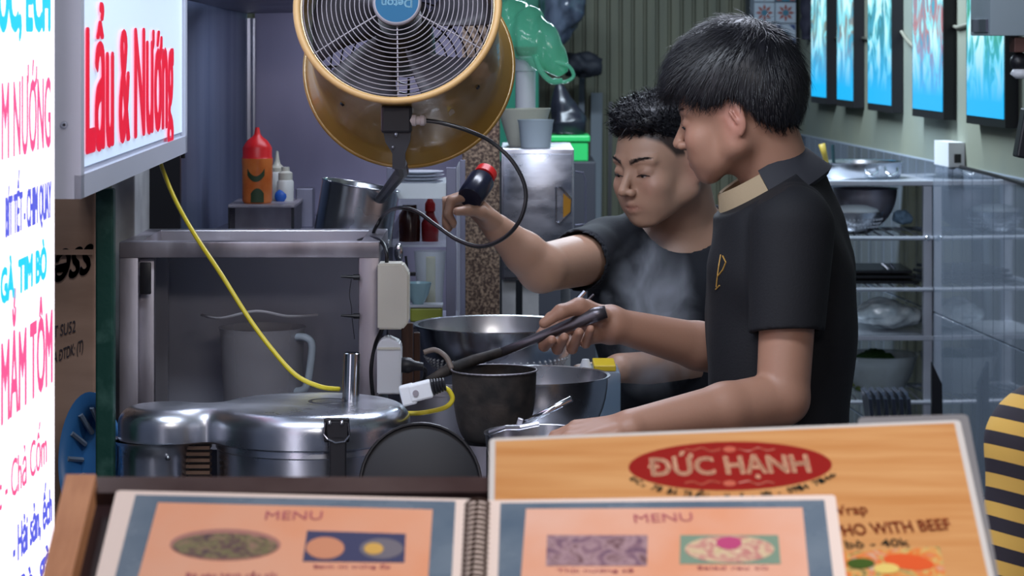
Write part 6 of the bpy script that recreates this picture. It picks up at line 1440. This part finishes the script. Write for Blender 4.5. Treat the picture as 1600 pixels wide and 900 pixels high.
# gold emblem on the chest and small cuff tags
bv = BVHTree.FromPolygons([tuple(x) for x in SV], [tuple(p.vertices) for p in me.polygons])
def on(bvh, px, py):
    d = Vector(((px - 800) / F, 1, -(py - HZ) / F)).normalized(); r = bvh.ray_cast(Vector((0, 0, CAMZ)), d); return r[0], r[1]
m_gold = mat('gold_embroidery', srgb(176, 136, 66), 0.5, 0.2); bm = NB()
for ln in (([(1127, 398), (1124, 415), (1122, 430)]), ([(1130, 400), (1135, 410), (1130, 422), (1122, 432)]), ([(1122, 430), (1120, 448)]), ([(1119, 452), (1125, 446)])):
    q = []
    for x, y in sm([(a, b, 0) for a, b in ln], 4) if False else ln:
        h_ = on(bv, x, y)
        if h_[0] is not None: q.append(h_[0] + h_[1] * 0.001)
    if len(q) > 1: tube(bm, q, 0.0011, 5)
if len(bm.verts): obj('chest_emblem', bm, m_gold, man1)
else: bm.free()
# trousers and shoes (behind the counter)
def trousers(name, hip, yl, yr, par, xk=0.0, m=m_trs):
    v = Vol((hip[0] - 0.22, min(yl, yr) - 0.2, 0.03), (hip[0] + 0.22, max(yl, yr) + 0.2, hip[2] + 0.14), 0.008)
    v.ell((hip[0], (yl + yr) / 2, hip[2]), (0.100, 0.15, 0.12), 0.03)
    for y in (yl, yr):
        yy = y; v.cap((hip[0], yy, hip[2] - 0.03), (hip[0] - 0.01, yy, 0.50), 0.088, 0.062, 0.03); v.cap((hip[0] - 0.01, yy, 0.50), (hip[0] + 0.01, yy, 0.09), 0.060, 0.050, 0.02)
    me, _ = v.mesh(name); return obj(name, me, m, par, smooth=True)
trousers('trousers', A_(1211, 750, 4.12), 4.03, 4.21, man1)
for y in (4.03, 4.21): obj('shoe', sphere(NB(), (float(A_(1211, 0)[0]) - 0.04, y, 0.045), (0.13, 0.05, 0.045)), M['blackmetal'], man1, smooth=True)

# ------------------------------------------------------------------ what he holds
m_spat = mat('worn_spatula_steel', srgb(96, 92, 98), 0.35, 0.8)
sp_ = thing('spatula', 'long steel spatula held in the right hand over the black wok', 'spatula', P(870, 520, 4.115))
bm = NB(); pts = [P(947, 487, 4.09), P(930, 492, 4.092), P(880, 512, 4.105), P(830, 532, 4.115), P(780, 552, 4.115)]
tube(bm, pts, [0.0098, 0.0115, 0.0095, 0.0075, 0.0070], 12); obj('handle', bm, m_spat, sp_, smooth=True)
bm = NB(); tube(bm, [P(784, 550, 4.115), P(740, 563, 4.11), P(700, 578, 4.09), P(668, 594, 4.07)], [0.0072, 0.0085, 0.009, 0.005], 12); obj('blade', bm, M['soot'], sp_, smooth=True)
tg = thing('steel_rod', 'thin steel rod sticking up behind the cook\'s right hand', 'rod', P(900, 470, 4.19))
bm = NB(); tube(bm, [P(868, 506, 4.20), P(914, 455, 4.20)], 0.0040, 8); obj('rod', bm, M['chrome'], tg); bm = NB(); tube(bm, [P(880, 506, 4.205), P(928, 460, 4.21)], 0.0022, 6); obj('rod', bm, m_spat, tg)

# ================================================================== cook in the charcoal T-shirt (behind)
f2 = np.array([-0.74, -0.64, -0.16]); fr2 = Fr(A_(1037, 259, 4.90), f2, (-0.08, -0.04, 1.0), 1.0)
man2 = thing('person', 'man in a charcoal T-shirt with short spiky hair raising a seasoning bottle', 'person', (float(A_(1060, 0, 4.98)[0]), 4.98, 0))
v = Vol((-0.12, 4.48, 1.02), (0.62, 5.28, 1.60), 0.0030)
head(v, fr2)
nb2 = A_(1078, 375, 5.0)
v.cap(fr2.w((-0.030, 0, -0.02)), nb2, 0.056, 0.060, 0.02)
v.cap(nb2 + np.array([0.0, 0.0, 0.01]), A_(1130, 385, 5.0), 0.05, 0.045, 0.03)
RsB = A_(950, 398, 4.95); LsB = A_(1175, 410, 5.12)
v.cap(RsB, LsB, 0.048, 0.048, 0.04); v.ell(A_(1062, 470, 5.0), (0.16, 0.10, 0.16), 0.03); v.cap(nb2, A_(1062, 440, 5.0), 0.062, 0.09, 0.03)
ReB = A_(846, 419, 4.66); RwB = A_(778, 358, 4.62)
v.cap(RsB, ReB, 0.050, 0.042, 0.02); v.cap(ReB, ReB * 0.6 + RwB * 0.4, 0.041, 0.036, 0.01); v.cap(ReB * 0.6 + RwB * 0.4, RwB, 0.036, 0.025, 0.01)
hand(v, RwB, (-0.62, -0.15, 0.62), (-0.25, -0.25, -0.9), (0.5, -0.62, 0.5), [(1.0, 1.1, 0.8), (1.05, 1.1, 0.8), (1.1, 1.1, 0.8), (1.1, 1.15, 0.8)], 0.92, (0.55, 0.45), 0.08)
LeB = A_(1120, 575, 5.0); LwB = A_(968, 575, 4.74)
v.cap(LsB, LeB, 0.046, 0.038, 0.02); v.cap(LeB, LwB, 0.038, 0.026, 0.01)
hand(v, LwB, (-0.95, -0.25, -0.12), (0, 0.2, -1), (-0.2, -1, 0), [(0.3, 0.4, 0.3)] * 4, 0.88, (0.6, 0.3))
me, V2 = v.mesh('body'); del v
hl2 = lambda x, y: np.interp(x, [-0.11, -0.06, -0.03, 0.0, 0.03, 0.05, 0.07, 0.09], [-0.040, -0.030, 0.004, 0.020, 0.022, 0.050, 0.064, 0.072])
vcol(me, skin_cols(V2, fr2, SK2, hl2)); obj('body', me, m_skin, man2, smooth=True); eyes(fr2, man2, m_eye, m_iris); eyebrows(fr2, man2, 2)
v = Vol(fr2.o - 0.16, fr2.o + 0.18, 0.003)
v.ell((-0.016, 0, 0.046), (0.098, 0.0765, 0.082), 0.02, False, fr2); v.ell((0.012, 0, 0.092), (0.078, 0.066, 0.040), 0.02, False, fr2)
sl_, p_ = v.region(v.lo, v.lo + v.n * v.h, 0); Lc = fr2.loc(p_.reshape(-1, 3)).reshape(p_.shape)
hz_ = np.interp(Lc[..., 0], [-0.12, -0.07, -0.03, -0.012, 0.012, 0.035, 0.06, 0.085, 0.11], [-0.01, 0.0, 0.030, 0.040, 0.036, 0.060, 0.074, 0.078, 0.080]) + 0.003 * np.sin(Lc[..., 1] * 300)
d = (hz_ - Lc[..., 2]) * 0.9; g = v.g; k = 0.008; h = np.clip(0.5 - 0.5 * (g - d) / k, 0, 1); v.g = (g * (1 - h) + d * h + k * h * (1 - h)).astype(np.float32)
hm_, HV = v.mesh('hair'); HN = vnorm(hm_); up2 = fr2.d((0, 0, 1)); fw2 = fr2.d((1, 0, 0))
def flow2(Pp, Nn): return np.tile(fw2 * 0.8 + up2 * 0.6, (len(Pp), 1)) + np.random.default_rng(3).normal(size=Pp.shape) * 0.3
top = fr2.loc(HV)[:, 2] > 0.06
st_ = strands('hair', HV[top], HN[top], flow2, 2600, lambda p: np.full(len(p), 0.016), 0.0011, m_hair, man2, 0.010, 2, 0.35)
st2 = strands('hair', HV[~top], HN[~top], lambda Pp, Nn: np.tile(-up2, (len(Pp), 1)), 3000, lambda p: np.full(len(p), 0.007), 0.0005, m_hair, man2, 0.002, 3, 0.3)
obj('hair', join(join(hm_, st_), st2), m_hair, man2, smooth=True)
# T-shirt
v = Vol((-0.02, 4.62, 0.80), (0.66, 5.34, 1.40), 0.0042)
v.ell(A_(1064, 470, 5.0), (0.172, 0.112, 0.19), 0.03); v.cap(A_(1030, 520, 4.99), A_(1030, 720, 4.99), 0.100, 0.105, 0.04); v.cap(A_(1110, 520, 5.02), A_(1110, 720, 5.02), 0.105, 0.11, 0.04)
v.cap(RsB, LsB, 0.063, 0.063, 0.05); v.cap(A_(1078, 402, 5.02), A_(1062, 450, 5.0), 0.078, 0.10, 0.05); v.cap(A_(1120, 378, 5.0), LsB, 0.045, 0.06, 0.03); v.cap(A_(1030, 400, 5.02), RsB, 0.05, 0.058, 0.03)
dR = (ReB - RsB) / np.linalg.norm(ReB - RsB); v2 = Vol((-0.02, 4.62, 0.80), (0.66, 5.34, 1.40), 0.0042); v2.cap(RsB, RsB + dR * 0.13, 0.063, 0.060, 0.02); dL = (LeB - LsB) / np.linalg.norm(LeB - LsB); v.cap(LsB, LsB + dL * 0.15, 0.062, 0.058, 0.02)
sl_, p_ = v.region(v.lo, v.lo + v.n * v.h, 0); near = np.abs(v.g) < 0.05; fo = np.zeros_like(v.g); fo[near] = folds(p_[near], 0.0045, 9, (26, 16, 16)); v.g += fo; v2.g += folds(p_, 0.003, 19)
hemB = RsB + (ReB - RsB) * 0.55; dd = (p_ - hemB) @ dR; v2.g = np.maximum(v2.g, dd).astype(np.float32); v2.cap(hemB - dR * 0.03, hemB + dR * 0.03, 0.052, 0.053, 0.002, True)
k = 0.02; h = np.clip(0.5 + 0.5 * (v.g - v2.g) / k, 0, 1); v.g = (v.g * (1 - h) + v2.g * h - k * h * (1 - h)).astype(np.float32); del v2
v.cap(nb2 + np.array([-0.02, -0.03, 0.035]), nb2 + np.array([-0.02, -0.03, 0.12]), 0.082, 0.085, 0.006, True)
me, _ = v.mesh('tee_shirt'); del v; obj('tee_shirt', me, m_tee, man2, smooth=True)
trousers('trousers', A_(1070, 740, 5.02), 4.97, 5.06, man2)
for dx_ in (-0.02, 0.12): obj('shoe', sphere(NB(), (float(A_(1050, 0, 5.0)[0]) + dx_, 4.98, 0.045), (0.05, 0.13, 0.045)), M['blackmetal'], man2, smooth=True)
# seasoning bottle in his raised hand
fB = Vector((-0.62, -0.15, 0.62)).normalized(); nB = Vector((0.5, -0.62, 0.5)); nB = (nB - fB * nB.dot(fB)).normalized(); cB = Vector(RwB) + fB * 0.082 + nB * 0.034; bx2 = Vector((0.25, 0.25, 0.9)); bx2 = (bx2 - fB * bx2.dot(fB) - nB * bx2.dot(nB)).normalized(); fmB = frame(cB, bx2)
sb_ = thing('seasoning_bottle', 'dark seasoning bottle with bright red cap in the raised hand', 'bottle', cB)
bm = NB(); lathe(bm, [(0, -0.030), (0.021, -0.030), (0.023, -0.026), (0.023, 0.022), (0.015, 0.032), (0, 0.032)], fmB, 24); obj('bottle_body', bm, mat('dark_bottle', (0.012, 0.014, 0.03, 1), 0.25), sb_, smooth=True, sharp=40)
bm = NB(); lathe(bm, [(0, 0.032), (0.019, 0.032), (0.019, 0.046), (0.013, 0.052), (0, 0.053)], fmB, 24); obj('cap', bm, M['red'], sb_, smooth=True, sharp=40)

# ================================================================== customer in the striped shirt, right edge
YT = 3.15
man3 = thing('person', 'customer in a yellow and black striped shirt, cut by the right edge', 'person', (wp(1790, YT), YT, 0))
fr3 = Fr(np.array(P(1800, 400, YT)), (-0.3, 0.95, -0.05), (0, 0, 1)); v = Vol(P(1490, 0, YT) .xyz * 1.0 if False else (0.50, 2.85, 0.70), (1.10, 3.50, 1.62), 0.0045)
head(v, fr3); T_ = lambda px, py, Y=YT: np.array(P(px, py, Y))
v.cap(fr3.w((-0.03, 0, -0.02)), T_(1800, 590), 0.054, 0.062, 0.02); v.cap(T_(1620, 690), T_(1980, 690), 0.045, 0.045, 0.03); v.ell(T_(1800, 800), (0.15, 0.10, 0.2), 0.03)
v.cap(T_(1622, 690), T_(1590, 1050), 0.044, 0.036, 0.02); v.cap(T_(1590, 1050), T_(1640, 1120, 3.38), 0.034, 0.026, 0.01)
v.cap(T_(1978, 690), T_(2010, 1000), 0.044, 0.036, 0.02)
hand(v, T_(1640, 1120, 3.38), (0.2, 0.95, 0.1), (0, 0.1, -1), (0.9, 0, 0), [(0.3, 0.4, 0.3)] * 4, 0.9)
me, V3 = v.mesh('body'); del v; vcol(me, skin_cols(V3, fr3, SK1)); obj('body', me, m_skin, man3, smooth=True)
hb_ = NB(); sphere(hb_, Vector(fr3.w((-0.02, 0, 0.055))), (0.085, 0.105, 0.085)); sphere(hb_, Vector(fr3.w((-0.05, 0, -0.02))), (0.07, 0.06, 0.09)); obj('hair', hb_, m_hair, man3, smooth=True)
m = bpy.data.materials.new('striped_cloth'); m.use_nodes = True; nt = m.node_tree; b = nt.nodes['Principled BSDF']; b.inputs['Roughness'].default_value = 0.8
tc = nt.nodes.new('ShaderNodeTexCoord'); mp = nt.nodes.new('ShaderNodeMapping'); mp.inputs['Rotation'].default_value = (0.12, -0.24, 0); wv = nt.nodes.new('ShaderNodeTexWave'); wv.bands_direction = 'Z'; wv.inputs['Scale'].default_value = 9.8; wv.inputs['Distortion'].default_value = 0.25; wv.inputs['Detail'].default_value = 1
rp_ = nt.nodes.new('ShaderNodeValToRGB'); rp_.color_ramp.interpolation = 'CONSTANT'; rp_.color_ramp.elements[0].color = srgb(28, 24, 36); rp_.color_ramp.elements[1].position = 0.5; rp_.color_ramp.elements[1].color = srgb(196, 158, 74)
nt.links.new(tc.outputs['Object'], mp.inputs[0]); nt.links.new(mp.outputs[0], wv.inputs[0]); nt.links.new(wv.outputs[0], rp_.inputs[0]); nt.links.new(rp_.outputs[0], b.inputs['Base Color'])
v = Vol((0.50, 2.85, 0.62), (1.10, 3.45, 1.36), 0.0045)
v.cap(T_(1635, 700), T_(1965, 700), 0.058, 0.058, 0.04); v.ell(T_(1800, 800), (0.165, 0.112, 0.2), 0.03); v.cap(T_(1760, 800), T_(1760, 1180), 0.11, 0.12, 0.04); v.cap(T_(1850, 800), T_(1850, 1180), 0.11, 0.12, 0.04)
v.cap(T_(1770, 600), T_(1650, 680), 0.048, 0.055, 0.04); v.cap(T_(1830, 600), T_(1950, 680), 0.048, 0.055, 0.04); v.cap(T_(1800, 620), T_(1800, 760), 0.075, 0.09, 0.04)
v.cap(T_(1626, 700), T_(1616, 960), 0.062, 0.062, 0.02); v.cap(T_(1974, 700), T_(1990, 900), 0.060, 0.055, 0.02)
sl_, p_ = v.region(v.lo, v.lo + v.n * v.h, 0); near = np.abs(v.g) < 0.05; v.g[near] += folds(p_[near], 0.004, 12)
me, _ = v.mesh('striped_shirt'); del v; obj('striped_shirt', me, m, man3, smooth=True)
trousers('trousers', T_(1800, 1190), YT - 0.0, YT + 0.02, man3)
for dx_ in (-0.06, 0.06): obj('shoe', sphere(NB(), (wp(1800, YT) + dx_, YT + 0.04, 0.045), (0.045, 0.12, 0.045)), M['blackmetal'], man3, smooth=True)

# ------------------------------------------------------------------ steam
def steam(name, label, lo, hi, dens, seed, sc=14):
    lo = Vector(lo); hi = Vector(hi); c = (lo + hi) / 2
    bm = NB(); sphere(bm, c, tuple((hi - lo) / 2), u=24, v=16)
    m = bpy.data.materials.new(name); m.use_nodes = True; nt = m.node_tree; nt.nodes.remove(nt.nodes['Principled BSDF']); out = nt.nodes['Material Output']
    vs = nt.nodes.new('ShaderNodeVolumePrincipled'); vs.inputs['Color'].default_value = (0.86, 0.9, 1, 1); vs.inputs['Anisotropy'].default_value = 0.2
    tc = nt.nodes.new('ShaderNodeTexCoord'); mp = nt.nodes.new('ShaderNodeMapping'); mp.inputs['Location'].default_value = (seed, seed * 2, 0); mp.inputs['Scale'].default_value = (1, 1, 0.55)
    n = nt.nodes.new('ShaderNodeTexNoise'); n.inputs['Scale'].default_value = sc; n.inputs['Detail'].default_value = 4; n.inputs['Distortion'].default_value = 1.6
    nt.links.new(tc.outputs['Object'], mp.inputs[0]); nt.links.new(mp.outputs[0], n.inputs[0])
    mr = nt.nodes.new('ShaderNodeMapRange'); mr.inputs['From Min'].default_value = 0.47; mr.inputs['From Max'].default_value = 0.78; mr.inputs['To Max'].default_value = dens; nt.links.new(n.outputs[0], mr.inputs[0])
    # thin out towards the rim of the puff
    g = nt.nodes.new('ShaderNodeVectorMath'); g.operation = 'DIVIDE'; g.inputs[1].default_value = tuple((hi - lo) / 2)
    sb2 = nt.nodes.new('ShaderNodeVectorMath'); sb2.operation = 'SUBTRACT'; sb2.inputs[1].default_value = (0, 0, (hi.z - lo.z) / 2); nt.links.new(tc.outputs['Object'], sb2.inputs[0]); nt.links.new(sb2.outputs[0], g.inputs[0])
    ln = nt.nodes.new('ShaderNodeVectorMath'); ln.operation = 'LENGTH'; nt.links.new(g.outputs[0], ln.inputs[0])
    m2 = nt.nodes.new('ShaderNodeMapRange'); m2.inputs['From Min'].default_value = 1.0; m2.inputs['From Max'].default_value = 0.35; nt.links.new(ln.outputs['Value'], m2.inputs[0])
    mu = nt.nodes.new('ShaderNodeMath'); mu.operation = 'MULTIPLY'; nt.links.new(mr.outputs[0], mu.inputs[0]); nt.links.new(m2.outputs[0], mu.inputs[1]); nt.links.new(mu.outputs[0], vs.inputs['Density']); nt.links.new(vs.outputs[0], out.inputs['Volume'])
    o = obj('steam', bm, m); tag(o, label, 'steam'); return stuff(o)
a = P(935, 640, 4.5); b = P(1105, 360, 4.5); steam('steam_1', 'wisps of steam rising in front of the charcoal T-shirt', (a.x, 4.42, a.z), (b.x, 4.70, b.z), 26, 1.0)
a = P(640, 735, 4.1); b = P(800, 560, 4.1); steam('steam_2', 'faint steam around the black wok beside the cooker', (a.x, 3.96, a.z), (b.x, 4.2, b.z), 7, 4.0, 9)
